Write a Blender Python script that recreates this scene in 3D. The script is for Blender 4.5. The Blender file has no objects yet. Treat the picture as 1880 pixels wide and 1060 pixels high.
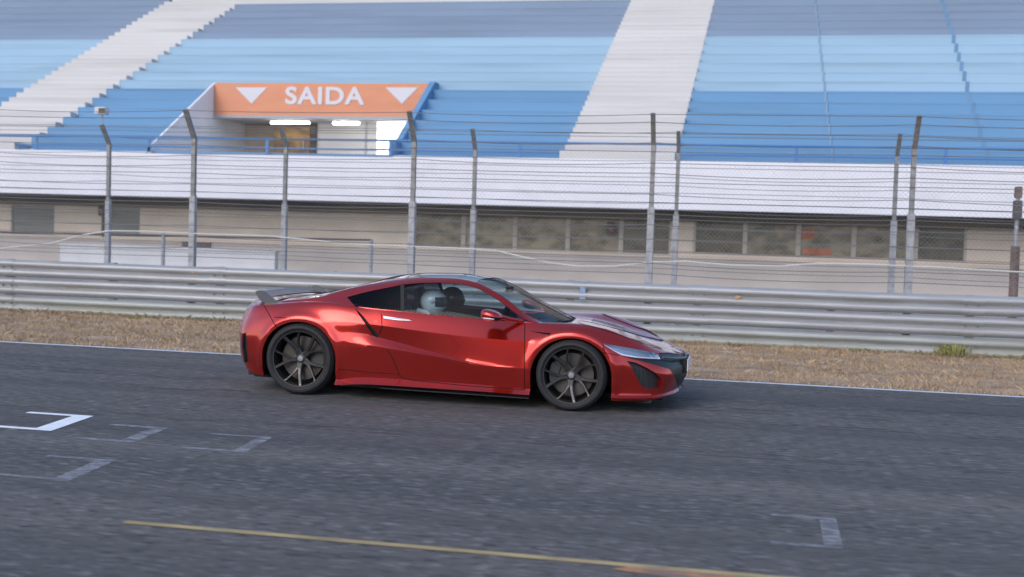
import bpy, bmesh, math, random
import numpy as np
from mathutils import Vector, Matrix
random.seed(7); rng = np.random.default_rng(7)
SC = bpy.context.scene; COL = SC.collection
R = math.radians

# ------------------------------------------------------------------ camera
F_PX, CAM_H = 2050.0, 1.5456
ROLL, PITCH, YAW = R(1.7795), R(2.5126), R(11.2587)
def cam_basis():
    fw = np.array([-math.sin(YAW), math.cos(YAW), 0]); rt = np.array([math.cos(YAW), math.sin(YAW), 0]); up = np.array([0, 0, 1.])
    f = fw*math.cos(PITCH)-up*math.sin(PITCH); u2 = up*math.cos(PITCH)+fw*math.sin(PITCH)
    return rt*math.cos(ROLL)+u2*math.sin(ROLL), u2*math.cos(ROLL)-rt*math.sin(ROLL), f
CR, CU, CF = cam_basis(); CP = np.array([0, 0, CAM_H])
def ray(x, y): return CR*(x-940)-CU*(y-530)+CF*F_PX
def on_ground(x, y, z=0.):
    d = ray(x, y); return CP+d*((z-CAM_H)/d[2])
def on_y(x, y, Y):
    d = ray(x, y); return CP+d*(Y/d[1])
cam = bpy.data.objects.new('camera', bpy.data.cameras.new('camera')); COL.objects.link(cam)
m = Matrix.Identity(4)
for i in range(3):
    m[i][0], m[i][1], m[i][2], m[i][3] = CR[i], CU[i], -CF[i], CP[i]
cam.matrix_world = m
cam.data.sensor_width = 36; cam.data.lens = F_PX/1880*36
cam.data.clip_start = .05; cam.data.clip_end = 2000
cam.data.dof.use_dof = True; cam.data.dof.focus_distance = 10.6; cam.data.dof.aperture_fstop = 1.5
SC.camera = cam

# ------------------------------------------------------------------ materials
def srgb(r, g, b):
    f = lambda c: (c/255/12.92 if c/255 <= .04045 else ((c/255+.055)/1.055)**2.4)
    return (f(r), f(g), f(b))
def mat(name, col, rough=.6, metal=0., noise=0.0, scale=8., stretch=(1, 1, 1), bump=0., bscale=None, coat=0., col2=None, detail=6., spec=.5, nrange=(.35, .65)):
    mt = bpy.data.materials.new(name); mt.use_nodes = True
    nt = mt.node_tree; N = nt.nodes; L = nt.links; b = N['Principled BSDF']
    b.inputs['Roughness'].default_value = rough; b.inputs['Metallic'].default_value = metal
    b.inputs['Specular IOR Level'].default_value = spec
    if coat: b.inputs['Coat Weight'].default_value = coat; b.inputs['Coat Roughness'].default_value = .03
    b.inputs['Base Color'].default_value = (*col, 1)
    if noise or col2 or bump:
        tc = N.new('ShaderNodeTexCoord'); mp = N.new('ShaderNodeMapping'); mp.inputs['Scale'].default_value = stretch
        L.new(tc.outputs['Object'], mp.inputs['Vector'])
    if noise or col2:
        n = N.new('ShaderNodeTexNoise'); n.inputs['Scale'].default_value = scale; n.inputs['Detail'].default_value = detail
        L.new(mp.outputs[0], n.inputs['Vector'])
        c2 = col2 if col2 else tuple(c*(1-noise) for c in col); c1 = col if col2 else tuple(min(1, c*(1+noise)) for c in col)
        rp = N.new('ShaderNodeValToRGB'); rp.color_ramp.elements[0].position = nrange[0]; rp.color_ramp.elements[1].position = nrange[1]
        rp.color_ramp.elements[0].color = (*c2, 1); rp.color_ramp.elements[1].color = (*c1, 1)
        L.new(n.outputs[0], rp.inputs[0]); L.new(rp.outputs[0], b.inputs['Base Color'])
    if bump:
        n2 = N.new('ShaderNodeTexNoise'); n2.inputs['Scale'].default_value = bscale or scale*4; n2.inputs['Detail'].default_value = 4
        L.new(mp.outputs[0], n2.inputs['Vector'])
        bp = N.new('ShaderNodeBump'); bp.inputs['Strength'].default_value = bump; bp.inputs['Distance'].default_value = .02
        L.new(n2.outputs[0], bp.inputs['Height']); L.new(bp.outputs[0], b.inputs['Normal'])
    return mt
def mix_second(mt, col, scale, lo, hi, stretch=(1, 1, 1), fac=1., detail=5.):
    """blend a second colour over a material's base colour where a noise is high (stains, wear)"""
    nt = mt.node_tree; N = nt.nodes; L = nt.links; b = N['Principled BSDF']
    tc = N.new('ShaderNodeTexCoord'); mp = N.new('ShaderNodeMapping'); mp.inputs['Scale'].default_value = stretch
    n = N.new('ShaderNodeTexNoise'); n.inputs['Scale'].default_value = scale; n.inputs['Detail'].default_value = detail
    L.new(tc.outputs['Object'], mp.inputs['Vector']); L.new(mp.outputs[0], n.inputs['Vector'])
    mr = N.new('ShaderNodeMapRange'); mr.inputs[1].default_value = lo; mr.inputs[2].default_value = hi; mr.inputs[4].default_value = fac
    L.new(n.outputs[0], mr.inputs[0])
    mx = N.new('ShaderNodeMix'); mx.data_type = 'RGBA'
    s = b.inputs['Base Color']
    if s.is_linked:
        L.new(s.links[0].from_socket, mx.inputs[6])
    else: mx.inputs[6].default_value = s.default_value
    mx.inputs[7].default_value = (*col, 1)
    L.new(mr.outputs[0], mx.inputs[0]); L.new(mx.outputs[2], s)
    return mt
def glass_mat(name, tint, gloss=1., rough=.01):
    mt = bpy.data.materials.new(name); mt.use_nodes = True
    nt = mt.node_tree; N = nt.nodes; L = nt.links; N.clear()
    o = N.new('ShaderNodeOutputMaterial'); t = N.new('ShaderNodeBsdfTransparent'); g = N.new('ShaderNodeBsdfGlossy'); fr = N.new('ShaderNodeFresnel'); mx = N.new('ShaderNodeMixShader')
    t.inputs[0].default_value = (*tint, 1); g.inputs[0].default_value = (gloss, gloss, gloss, 1); g.inputs['Roughness'].default_value = rough
    fr.inputs[0].default_value = 1.5
    ma = N.new('ShaderNodeMath'); ma.operation = 'MULTIPLY'; ma.inputs[1].default_value = .38; ma.use_clamp = True
    L.new(fr.outputs[0], ma.inputs[0]); L.new(ma.outputs[0], mx.inputs[0]); L.new(t.outputs[0], mx.inputs[1]); L.new(g.outputs[0], mx.inputs[2]); L.new(mx.outputs[0], o.inputs[0])
    return mt
def emit_mat(name, col, s):
    mt = bpy.data.materials.new(name); mt.use_nodes = True
    b = mt.node_tree.nodes['Principled BSDF']; b.inputs['Base Color'].default_value = (.8, .8, .8, 1)
    b.inputs['Emission Color'].default_value = (*col, 1); b.inputs['Emission Strength'].default_value = s
    return mt

M = {}
M['asphalt'] = mat('asphalt', (.142, .126, .114), .84, 0, .0, 1.3, (.05, 1, 1), bump=.55, bscale=70, col2=(.085, .079, .076), detail=9)
mix_second(M['asphalt'], (.31, .285, .27), 32, .53, .70, (.24, 1.0, 1), .7, 4)
mix_second(M['asphalt'], (.022, .020, .020), 34, .52, .68, (.24, 1.0, 1), .8, 4)
mix_second(M['asphalt'], (.05, .048, .05), .8, .5, .66, (.03, 1, 1), .7, 6)
M['verge'] = mat('verge_soil', (.46, .335, .22), .95, 0, 0, 3., (.4, 1.7, 1), bump=.6, bscale=25, col2=(.27, .18, .11), detail=9)
M['dry_grass'] = mat('dry_grass', (.60, .435, .28), .9, 0, 0, 1.4, (.35, 1.8, 1), col2=(.34, .24, .155), detail=8, spec=.2)
mix_second(M['dry_grass'], (.22, .23, .09), .9, .62, .75, (.4, 1.5, 1), .6)
mix_second(M['dry_grass'], (.33, .20, .13), 1.6, .56, .72, (.3, 1.6, 1), .6)
M['green'] = mat('weed_green', (.27, .26, .09), .8, 0, .3, 9)
M['weedy'] = mat('olive_grass', (.20, .19, .085), .9, 0, 0, 1.1, (.5, 1, 1), col2=(.36, .27, .15), detail=5, nrange=(.45, .6))
M['soil'] = mat('ground_soil', (.25, .2, .15), .95, 0, .2, .4, bump=.3, bscale=6)
M['concrete'] = mat('yard_concrete', (.34, .32, .3), .9, 0, .12, .8, bump=.2, bscale=20)
M['white_line'] = mat('line_paint', (.66, .66, .70), .7, 0, .1, 12, (.3, 1, 1)); mix_second(M['white_line'], (.25, .25, .26), 9, .58, .75, (.3, 1.2, 1), .8)
M['bracket_white'] = mat('marking_paint', (.86, .86, .88), .7, 0, .06, 10)
M['bracket_faded'] = mat('worn_marking_paint', (.40, .40, .43), .8, 0, .1, 15)
_n = M['bracket_faded'].node_tree; _tc = _n.nodes.new('ShaderNodeTexCoord'); _mp = _n.nodes.new('ShaderNodeMapping'); _mp.inputs['Scale'].default_value = (.45, 1, 1)
_no = _n.nodes.new('ShaderNodeTexNoise'); _no.inputs['Scale'].default_value = 17; _no.inputs['Detail'].default_value = 7; _mr = _n.nodes.new('ShaderNodeMapRange')
_mr.inputs[1].default_value = .28; _mr.inputs[2].default_value = .62; _mr.inputs[4].default_value = .6
_n.links.new(_tc.outputs['Object'], _mp.inputs[0]); _n.links.new(_mp.outputs[0], _no.inputs['Vector']); _n.links.new(_no.outputs[0], _mr.inputs[0]); _n.links.new(_mr.outputs[0], _n.nodes['Principled BSDF'].inputs['Alpha'])
M['yellow_line'] = mat('yellow_paint', (.44, .32, .15), .8, 0, .25, 7, (.4, 1, 1)); mix_second(M['yellow_line'], (.13, .12, .11), 14, .56, .72, (.3, 1.5, 1), .7)
M['orange_patch'] = mat('orange_paint', (.44, .20, .10), .8, 0, .2, 10); mix_second(M['orange_patch'], (.17, .14, .12), 9, .45, .65, (.3, 1.5, 1), .85)
M['galv'] = mat('galvanised_steel', (.40, .40, .41), .5, .35, .1, 5, (.25, 1, 3)); mix_second(M['galv'], (.34, .31, .27), 3, .52, .72, (.2, 1, 3), .7)
M['galv_dull'] = mat('dull_steel', (.38, .385, .37), .6, .3, .12, 5, (.25, 1, 3)); mix_second(M['galv_dull'], (.36, .35, .27), 2, .45, .7, (.2, 1, 3), .7)
M['post'] = mat('post_steel', (.36, .36, .385), .6, .4, .15, 14)
M['post_dark'] = mat('post_dark_steel', (.26, .255, .255), .6, .4, .2, 14)
M['wire'] = mat('fence_wire', (.21, .207, .205), .5, .5)
M['mesh'] = mat('mesh_wire', (.3, .3, .31), .5, .5)
M['cable'] = mat('pale_cable', (.62, .6, .58), .6)
M['dark_pipe'] = mat('dark_pipe', (.05, .05, .055), .5, .3)
M['blue_mark'] = mat('blue_marker', (.22, .30, .43), .6, 0, .1, 8)
M['reflector'] = mat('orange_reflector', (.48, .27, .15), .5)
def stand(name, c, dirty=.12):
    mt = mat(name, c, .75, 0, .05, .5, (.25, 1, 1), bump=.12, bscale=18)
    mix_second(mt, tuple(x*.78 for x in c), 1.1, .52, .75, (.12, 1, 2.5), .8)
    mix_second(mt, tuple(min(1, x*.8+.12) for x in c), 2.3, .62, .78, (.2, 1, 2), .5)
    return mt
M['lower_blue'] = stand('lower_tier_paint', (.135, .285, .47))
M['mid_blue'] = stand('middle_tier_paint', (.295, .435, .56))
M['slate'] = stand('upper_tier_paint', (.20, .265, .37))
M['stair_white'] = stand('stair_paint', (.55, .535, .54))
M['parapet'] = mat('parapet_paint', (.72, .71, .77), .8, 0, .03, .7, bump=.25, bscale=22); mix_second(M['parapet'], (.5, .49, .53), .8, .58, .8, (.5, 1, 1.5), .6)
M['cheek_white'] = mat('cheek_white', (.84, .82, .84), .8, 0, .03, 1.2)  # portal white, lightened in the colour to offset shade on the cheek
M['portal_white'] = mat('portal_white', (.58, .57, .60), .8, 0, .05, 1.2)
M['beige'] = mat('beige_wall', (.68, .565, .475), .85, 0, .07, .8, bump=.15, bscale=14); mix_second(M['beige'], (.56, .46, .375), .7, .52, .72, (.6, 1, 1.6), .7)
M['wall_base'] = mat('wall_base_toned', (.46, .415, .395), .85, 0, .05, .8, bump=.15, bscale=14); mix_second(M['wall_base'], (.38, .34, .32), .7, .52, .72, (.6, 1, 1.6), .7)  # greyer band below the sill, darkened to hold down the sun on it
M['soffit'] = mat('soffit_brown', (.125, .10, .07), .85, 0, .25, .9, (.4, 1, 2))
M['frame_beige'] = mat('window_frame', (.46, .41, .36), .7)
def pane_mat(name, c1, c2, sc=2.2):
    mt = mat(name, c1, .25, 0, 0, sc, (.8, 1, 1.4), col2=c2, detail=3); return mt
M['pane'] = pane_mat('window_glass', (.31, .255, .175), (.11, .092, .066))
M['pane_dark'] = pane_mat('dark_window_glass', (.16, .132, .098), (.085, .072, .054))
M['shutter'] = mat('grey_shutter', (.22, .215, .195), .7, 0, .15, 2, (.3, 1, 6))
M['red_item'] = mat('red_goods', (.42, .13, .07), .6, 0, .3, 3)
M['rail_blue'] = mat('blue_rail', (.055, .18, .43), .45)
M['orange_sign'] = mat('orange_sign', (.62, .25, .14), .6, 0, .05, 2, (.4, 1, 1.5)); mix_second(M['orange_sign'], (.60, .30, .17), 2.2, .55, .75, (.5, 1, 1), .6)
M['sign_white'] = mat('sign_lettering', (.60, .58, .63), .6)
M['trim_grey'] = mat('trim_grey', (.36, .36, .38), .7)
M['lamp'] = emit_mat('lit_tube', (1, .97, .92), 7.)
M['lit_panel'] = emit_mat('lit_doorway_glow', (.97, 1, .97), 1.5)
M['brown_door'] = mat('brown_panel', (.42, .26, .10), .7, 0, 0, 2.6, (1, 1, 1.4), col2=(.16, .105, .06), detail=3)
M['dark_col'] = mat('dark_column', (.06, .055, .05), .7)
M['white_low'] = mat('pale_low_wall', (.56, .55, .56), .85, 0, .05, 1.2)
M['rust_post'] = mat('rusty_post', (.17, .115, .095), .8, 0, .4, 6)
M['dark_box'] = mat('dark_box', (.08, .072, .07), .6)
M['red_dot'] = mat('red_centre', (.28, .06, .06), .5)
# car
M['paint'] = mat('red_car_paint', (.47, .018, .010), .22, .76, coat=1., spec=.4)
M['black_gloss'] = mat('gloss_black', (.008, .008, .009), .12, coat=.6)
M['trim_black'] = mat('satin_black', (.013, .013, .014), .38)
M['black'] = mat('matt_black', (.012, .011, .011), .7)
M['gap'] = mat('panel_gap', (.02, .008, .008), .9)
M['carbon'] = mat('carbon_grey', (.085, .088, .10), .42, coat=.25)
M['silver'] = mat('satin_silver', (.62, .62, .66), .3, .8)
M['rim'] = mat('gunmetal_rim', (.085, .078, .076), .3, .8)
M['hub'] = mat('hub_metal', (.40, .39, .39), .35, .8)
M['rubber'] = mat('tyre_rubber', (.022, .021, .022), .75, 0, .2, 30)
M['disc'] = mat('brake_disc', (.10, .088, .08), .45, .7)
M['caliper'] = mat('brake_caliper', (.045, .043, .042), .4)
M['interior'] = mat('cabin_trim', (.015, .016, .02), .7)
M['seat'] = mat('seat_leather', (.035, .035, .04), .5)
M['glass'] = glass_mat('tinted_glass', (.60, .70, .74))
M['glass_dark'] = glass_mat('privacy_glass', (.12, .13, .15))
M['windscreen'] = glass_mat('windscreen_glass', (.55, .62, .60))
M['lamp_cover'] = glass_mat('lamp_cover', (.9, .93, .96))
M['chrome'] = mat('lamp_chrome', (.75, .78, .85), .18, .9)
M['lens'] = mat('lamp_lens', (.46, .52, .62), .15, .5, coat=1.)
M['lamp_white'] = mat('lamp_guide_white', (.85, .88, .92), .3)
M['tail_red'] = mat('tail_lens', (.35, .01, .012), .1, coat=1.)
M['plate'] = mat('plate_white', (.8, .8, .82), .4)
M['helmet'] = mat('white_helmet', (.78, .80, .80), .25, coat=.6)
M['helmet_dark'] = mat('dark_helmet', (.05, .035, .035), .3, coat=.6)
M['visor'] = mat('dark_visor', (.03, .03, .035), .1)
M['suit'] = mat('dark_suit', (.03, .035, .06), .8)
M['suit_white'] = mat('pale_harness', (.6, .62, .65), .7)
M['skin'] = mat('skin', (.45, .26, .18), .6)
# honeycomb for the intake mesh
mt = M['grille'] = bpy.data.materials.new('grille_mesh'); mt.use_nodes = True
N = mt.node_tree.nodes; Lk = mt.node_tree.links; b = N['Principled BSDF']; b.inputs['Roughness'].default_value = .5
tc = N.new('ShaderNodeTexCoord'); vo = N.new('ShaderNodeTexVoronoi'); vo.feature = 'DISTANCE_TO_EDGE'; vo.inputs['Scale'].default_value = 60; vo.inputs['Randomness'].default_value = .15
rp = N.new('ShaderNodeValToRGB'); rp.color_ramp.elements[0].position = .05; rp.color_ramp.elements[1].position = .2
rp.color_ramp.elements[0].color = (.035, .035, .04, 1); rp.color_ramp.elements[1].color = (.006, .006, .006, 1)
Lk.new(tc.outputs['Object'], vo.inputs['Vector']); Lk.new(vo.outputs['Distance'], rp.inputs[0]); Lk.new(rp.outputs[0], b.inputs['Base Color'])

# ------------------------------------------------------------------ object helpers
def tag(o, label=None, cat=None, group=None, kind=None):
    if label: o['label'] = label
    if cat: o['category'] = cat
    if group: o['group'] = group
    if kind: o['kind'] = kind
    return o
def empty(name, loc=(0, 0, 0), rz=0):
    o = bpy.data.objects.new(name, None); COL.objects.link(o); o.location = loc; o.rotation_euler = (0, 0, rz); o.empty_display_size = .2
    return o
def link_mesh(name, me, parent=None):
    o = bpy.data.objects.new(name, me); COL.objects.link(o)
    if parent: o.parent = parent
    return o
def copy_tree(o, parent=None):
    c = o.copy(); COL.objects.link(c)
    if parent: c.parent = parent
    for ch in list(o.children): copy_tree(ch, c)
    return c
class MB:
    def __init__(s): s.v = []; s.f = []; s.m = []; s.sm = []
    def add(s, vs, fs, mi=0, smooth=False):
        o = len(s.v); s.v += [tuple(map(float, p)) for p in vs]
        for f in fs: s.f.append(tuple(i+o for i in f)); s.m.append(mi); s.sm.append(smooth)
        return s
    def box(s, x0, x1, y0, y1, z0, z1, mi=0):
        vs = [(x0, y0, z0), (x1, y0, z0), (x1, y1, z0), (x0, y1, z0), (x0, y0, z1), (x1, y0, z1), (x1, y1, z1), (x0, y1, z1)]
        return s.add(vs, [(0, 3, 2, 1), (4, 5, 6, 7), (0, 1, 5, 4), (1, 2, 6, 5), (2, 3, 7, 6), (3, 0, 4, 7)], mi)
    def sheet(s, x0, x1, y0, y1, z, mi=0): return s.add([(x0, y0, z), (x1, y0, z), (x1, y1, z), (x0, y1, z)], [(0, 1, 2, 3)], mi)
    def tube(s, pts, r, n=8, mi=0, cap=True, smooth=True):
        pts = [Vector(p) for p in pts]; rs = r if hasattr(r, '__len__') else [r]*len(pts); rings = []
        up = Vector((0, 0, 1)); t0 = (pts[1]-pts[0]).normalized()
        if abs(t0.z) > .9: up = Vector((1, 0, 0))
        a = t0.cross(up).normalized()
        for i, p in enumerate(pts):
            t = (pts[min(i+1, len(pts)-1)]-pts[max(i-1, 0)]).normalized()
            a = (a-t*a.dot(t)).normalized(); b_ = t.cross(a)
            rings.append([p+(a*math.cos(2*math.pi*k/n)+b_*math.sin(2*math.pi*k/n))*rs[i] for k in range(n)])
        vs = [q for rg in rings for q in rg]; fs = []
        for i in range(len(pts)-1):
            for k in range(n): fs.append((i*n+k, i*n+(k+1) % n, (i+1)*n+(k+1) % n, (i+1)*n+k))
        s.add(vs, fs, mi, smooth)
        if cap: s.add(vs, [tuple(range(n))[::-1], tuple((len(pts)-1)*n+k for k in range(n))], mi)
        return s
    def prism(s, poly, ax, a0, a1, mi=0):
        """extrude a 2D polygon along axis ax between a0 and a1"""
        def P(p, a):
            return (a, p[0], p[1]) if ax == 'x' else (p[0], a, p[1]) if ax == 'y' else (p[0], p[1], a)
        n = len(poly); vs = [P(p, a0) for p in poly]+[P(p, a1) for p in poly]
        fs = [(i, (i+1) % n, n+(i+1) % n, n+i) for i in range(n)]+[tuple(range(n))[::-1], tuple(range(n, 2*n))]
        return s.add(vs, fs, mi)
    def lathe(s, prof, c=(0, 0, 0), axis='y', n=48, mi=0, smooth=True, closed=False):
        vs = []
        for k in range(n):
            a = 2*math.pi*k/n
            for (r, h) in prof:
                if axis == 'y': vs.append((c[0]+r*math.cos(a), c[1]+h, c[2]+r*math.sin(a)))
                else: vs.append((c[0]+r*math.cos(a), c[1]+r*math.sin(a), c[2]+h))
        q = len(prof); fs = []
        for k in range(n):
            for i in range(q-1): fs.append((k*q+i, ((k+1) % n)*q+i, ((k+1) % n)*q+i+1, k*q+i+1))
        return s.add(vs, fs, mi, smooth)
    def build(s, name, mats, parent=None, recalc=True, bevel=0, sharp=35):
        me = bpy.data.meshes.new(name); me.from_pydata(s.v, [], s.f)
        for x in (mats if isinstance(mats, (list, tuple)) else [mats]): me.materials.append(x)
        me.polygons.foreach_set('material_index', s.m); me.polygons.foreach_set('use_smooth', s.sm)
        if recalc:
            bm = bmesh.new(); bm.from_mesh(me); bmesh.ops.recalc_face_normals(bm, faces=bm.faces[:])
            if bevel: bmesh.ops.bevel(bm, geom=bm.edges[:], offset=bevel, segments=2, affect='EDGES', clamp_overlap=True)
            bm.to_mesh(me); bm.free()
        if any(s.sm): me.set_sharp_from_angle(angle=R(sharp))
        me.update()
        return link_mesh(name, me, parent)

# ------------------------------------------------------------------ world, sun
w = bpy.data.worlds.new('World'); SC.world = w; w.use_nodes = True
nt = w.node_tree; bg = nt.nodes['Background']; sk = nt.nodes.new('ShaderNodeTexSky'); sk.sky_type = 'NISHITA'; sk.sun_disc = False
SUN_EL, SUN_AZ = R(33), R(203)   # azimuth clockwise from +Y
sk.sun_elevation = SUN_EL; sk.sun_rotation = SUN_AZ; sk.air_density = 1.0; sk.dust_density = 1.2; sk.ozone_density = 2.0
nt.links.new(sk.outputs[0], bg.inputs[0]); bg.inputs[1].default_value = .15
sd = bpy.data.lights.new('sun', 'SUN'); sd.energy = .5; sd.angle = R(32); sd.color = (1, .88, .76)
so = bpy.data.objects.new('sun', sd); COL.objects.link(so)
dirv = Vector((math.sin(SUN_AZ)*math.cos(SUN_EL), math.cos(SUN_AZ)*math.cos(SUN_EL), math.sin(SUN_EL)))
so.rotation_euler = dirv.to_track_quat('Z', 'Y').to_euler(); so.location = dirv*40
SC.view_settings.view_transform = 'Standard'; SC.view_settings.look = 'None'; SC.view_settings.gamma = 1; SC.view_settings.exposure = .82

# ------------------------------------------------------------------ ground and markings
tag(MB().sheet(-600, 600, -600, 600, -.02).build('ground', M['soil']), kind='structure')
tag(MB().sheet(-150, 150, -1.4, 13.2, 0).build('track', M['asphalt']), kind='structure')
tag(MB().sheet(-150, 150, 18.2, 35.0, -.004).build('service_road', M['concrete']), kind='structure')
tag(MB().sheet(-150, 150, 12.93, 13.05, .004).build('track_edge_line', M['white_line']), kind='structure')
# verge with an uneven surface
nx, ny = 420, 26
vs = []; fs = []
for j in range(ny):
    for i in range(nx):
        x = -40+70*i/(nx-1); y = 13.08+5.2*j/(ny-1)
        z = .006+.02*math.sin(x*3.1+y*2)*math.sin(y*4.7-x*.7)+.012*math.sin(x*9.3+1.7*y)+.02
        z = .005 if j == 0 else z
        vs.append((x, y, z))
for j in range(ny-1):
    for i in range(nx-1): fs.append((j*nx+i, j*nx+i+1, (j+1)*nx+i+1, (j+1)*nx+i))
g = MB().add(vs, fs, 0, True).build('grass_verge', M['verge'], recalc=False); tag(g, kind='structure')
# dry grass blades
def blades(n, x0, x1, y0, y1, hmin, hmax, wd):
    X = rng.uniform(x0, x1, n); Y = rng.uniform(y0, y1, n)
    dens = .5+.5*np.sin(X*1.7+2*np.sin(Y*1.3))*np.sin(Y*2.3+X*.4)
    k = rng.uniform(0, 1, n) < .45+.55*dens; X = X[k]; Y = Y[k]; n = len(X)
    Hh = rng.uniform(hmin, hmax, n)*(.6+.8*rng.random(n)); A = rng.uniform(0, 2*np.pi, n); B = rng.uniform(0, 2*np.pi, n); Lz = rng.uniform(.3, 1.6, n)*Hh
    d = np.stack([np.cos(A), np.sin(A), 0*A], 1)*(wd*rng.uniform(.6, 1.4, n))[:, None]; base = np.stack([X, Y, np.full(n, .005)], 1)
    tip = base+np.stack([np.cos(B)*Lz, np.sin(B)*Lz, Hh], 1); mid = base+np.stack([np.cos(B)*Lz*.35, np.sin(B)*Lz*.35, Hh*.65], 1)
    V = np.stack([base-d, base+d, mid+d*.7, tip, mid-d*.7], 1).reshape(-1, 3)
    Fc = (np.arange(n)[:, None]*5+np.arange(5)[None]).tolist()
    return V, Fc
def blade_obj(name, V, Fc, mtl):
    me = bpy.data.meshes.new(name); me.from_pydata(V.tolist(), [], Fc); me.materials.append(mtl); me.update(); return link_mesh(name, me)
V, Fc = blades(120000, -19, 9.5, 13.0, 17.6, .02, .075, .0055)
tag(blade_obj('dry_grass', V, Fc, M['dry_grass']), 'dry tan grass covering the verge between track and guard rail', 'grass', kind='stuff')

V, Fc = blades(9000, -19, 9.5, 17.22, 17.44, .03, .10, .006)
tag(blade_obj('weedy_grass', V, Fc, M['weedy']), 'thin olive fringe of grass along the foot of the guard rail', 'grass', kind='stuff')
def ground_poly(name, mtl, polys, z=.004, world=False):
    mb = MB()
    for p in polys:
        P = [(*on_ground(*q)[:2], z) for q in p] if not world else [(*q, z) for q in p]
        mb.add(P, [tuple(range(len(P)))])
    o = mb.build(name, mtl); 
    for f in o.data.polygons:
        if f.normal.z < 0: f.flip()
    return tag(o, kind='structure')
def bracket(name, mtl, x, y0, y1, tail=.46, t=.11, tw=.07, skew=0.0, z=.004):
    """grid slot: a bar across the track and two short side strokes running back along it"""
    P = lambda a, b_: (a, b_)
    bar = [P(x-t, y0), P(x, y0), P(x+skew, y1), P(x-t+skew, y1)]
    s1 = [P(x-t-tail, y0), P(x-t, y0), P(x-t+skew*tw/(y1-y0), y0+tw), P(x-t-tail, y0+tw)]
    s2 = [P(x-t-tail+skew, y1-tw), P(x-t+skew*(1-tw/(y1-y0)), y1-tw), P(x-t+skew, y1), P(x-t-tail+skew, y1)]
    return ground_poly(name, mtl, [bar, s1, s2], z, True)
bracket('grid_marking', M['bracket_white'], -4.985, 7.49, 8.21, .42, .16, .07, -.09)
bracket('grid_marking', M['bracket_faded'], -4.19, 7.28, 7.93, .36, .12, .06, -.07)
bracket('grid_marking', M['bracket_faded'], -3.30, 7.22, 7.84, .40, .10, .05, -.06)
bracket('grid_marking', M['bracket_faded'], -3.90, 6.05, 6.70, .38, .12, .05, -.07)
bracket('grid_marking', M['bracket_faded'], .605, 5.93, 6.60, .27, .095, .05, .02)
# rubber laid down on the asphalt
M['rubber_mark'] = bpy.data.materials.new('rubber_mark'); mt = M['rubber_mark']; mt.use_nodes = True
N = mt.node_tree.nodes; Lk = mt.node_tree.links; b = N['Principled BSDF']; b.inputs['Base Color'].default_value = (.035, .033, .034, 1); b.inputs['Roughness'].default_value = .8
tc = N.new('ShaderNodeTexCoord'); mp = N.new('ShaderNodeMapping'); mp.inputs['Scale'].default_value = (.22, 1.6, 1); no = N.new('ShaderNodeTexNoise'); no.inputs['Scale'].default_value = 9; no.inputs['Detail'].default_value = 6
mr = N.new('ShaderNodeMapRange'); mr.inputs[1].default_value = .42; mr.inputs[2].default_value = .75; mr.inputs[4].default_value = .38
Lk.new(tc.outputs['Object'], mp.inputs[0]); Lk.new(mp.outputs[0], no.inputs['Vector']); Lk.new(no.outputs[0], mr.inputs[0]); Lk.new(mr.outputs[0], b.inputs['Alpha'])
for xa, xb, ya, yb, wd in ((-40, 20, 8.15, 8.35, .22), (-40, 20, 9.75, 9.9, .24), (-40, 20, 11.3, 11.2, .3), (-40, 20, 12.0, 12.1, .3), (-30, -1.6, 4.55, 4.98, .09), (-30, -1.3, 4.75, 5.06, .07), (-30, 15, 10.6, 10.5, .35)):
    ground_poly('tyre_mark', M['rubber_mark'], [[(xa, ya), (xb, yb), (xb, yb+wd), (xa, ya+wd)]], .0022+.0008*(wd > .08), True)
# yellow line and the worn orange patch at its end
a = on_ground(228, 959.5); b_ = on_ground(1150, 1039)
ground_poly('yellow_line', M['yellow_line'], [[(a[0], 5.27), (b_[0]+.9, 5.285), (b_[0]+.9, 5.345), (a[0], 5.325)]], .004, True)
ground_poly('worn_patch', M['orange_patch'], [[(-.52, 5.215), (.1, 5.11), (.62, 5.06), (.62, 5.28), (-.45, 5.28)]], .004, True)

# ------------------------------------------------------------------ guard rail
GY = 17.52
def beam_prof(z0):
    p = [(.0, .0), (-.015, .006), (-.088, .040), (-.098, .055), (-.098, .092), (-.090, .108), (-.004, .140), (.0, .152), (-.004, .166), (-.090, .194), (-.098, .210), (-.098, .246), (-.088, .262), (-.015, .290), (0, .297)]
    return [(GY+y, z0+z) for y, z in p]
gr = empty('guard_rail', (-4, GY, 0)); tag(gr, 'grey three beam steel guard rail along the dry grass verge', 'guard rail')
inv = Vector((4, -GY, 0))
def part(mb, name, mtl, root, **k):
    """part built in world coordinates, parented to a root that sits elsewhere"""
    o = mb.build(name, mtl, root, **k); l = root.location
    o.data.transform(Matrix.Translation(-l)); return o
XA, XB = -34., 16.
for q, z0 in enumerate((.0, .315, .63)):
    mb = MB()
    xs = np.arange(XA, XB+.01, 2.0); prof = beam_prof(z0); n = len(prof)
    xs2 = []
    for i, x in enumerate(xs):
        xs2.append(x)
    wob = {x: (random.uniform(-.006, .006), random.uniform(-.008, .008)) for x in xs2}
    vs = [(x, y+wob[x][0], z+wob[x][1]) for x in xs2 for (y, z) in prof]; fs = []
    for i in range(len(xs2)-1):
        for k in range(n-1): fs.append((i*n+k, (i+1)*n+k, (i+1)*n+k+1, i*n+k+1))
    mb.add(vs, fs, 0, True)
    # overlapping lap joints every 4 m
    for x in np.arange(XA+1.3, XB, 4.0):
        vs = [(xx, y-.006, z) for xx in (x, x+.33) for (y, z) in prof]
        mb.add(vs, [(k, n+k, n+k+1, k+1) for k in range(n-1)], 0, True)
    part(mb, 'beam', M['galv_dull'] if q == 0 else M['galv'], gr, recalc=False, sharp=60)
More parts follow.
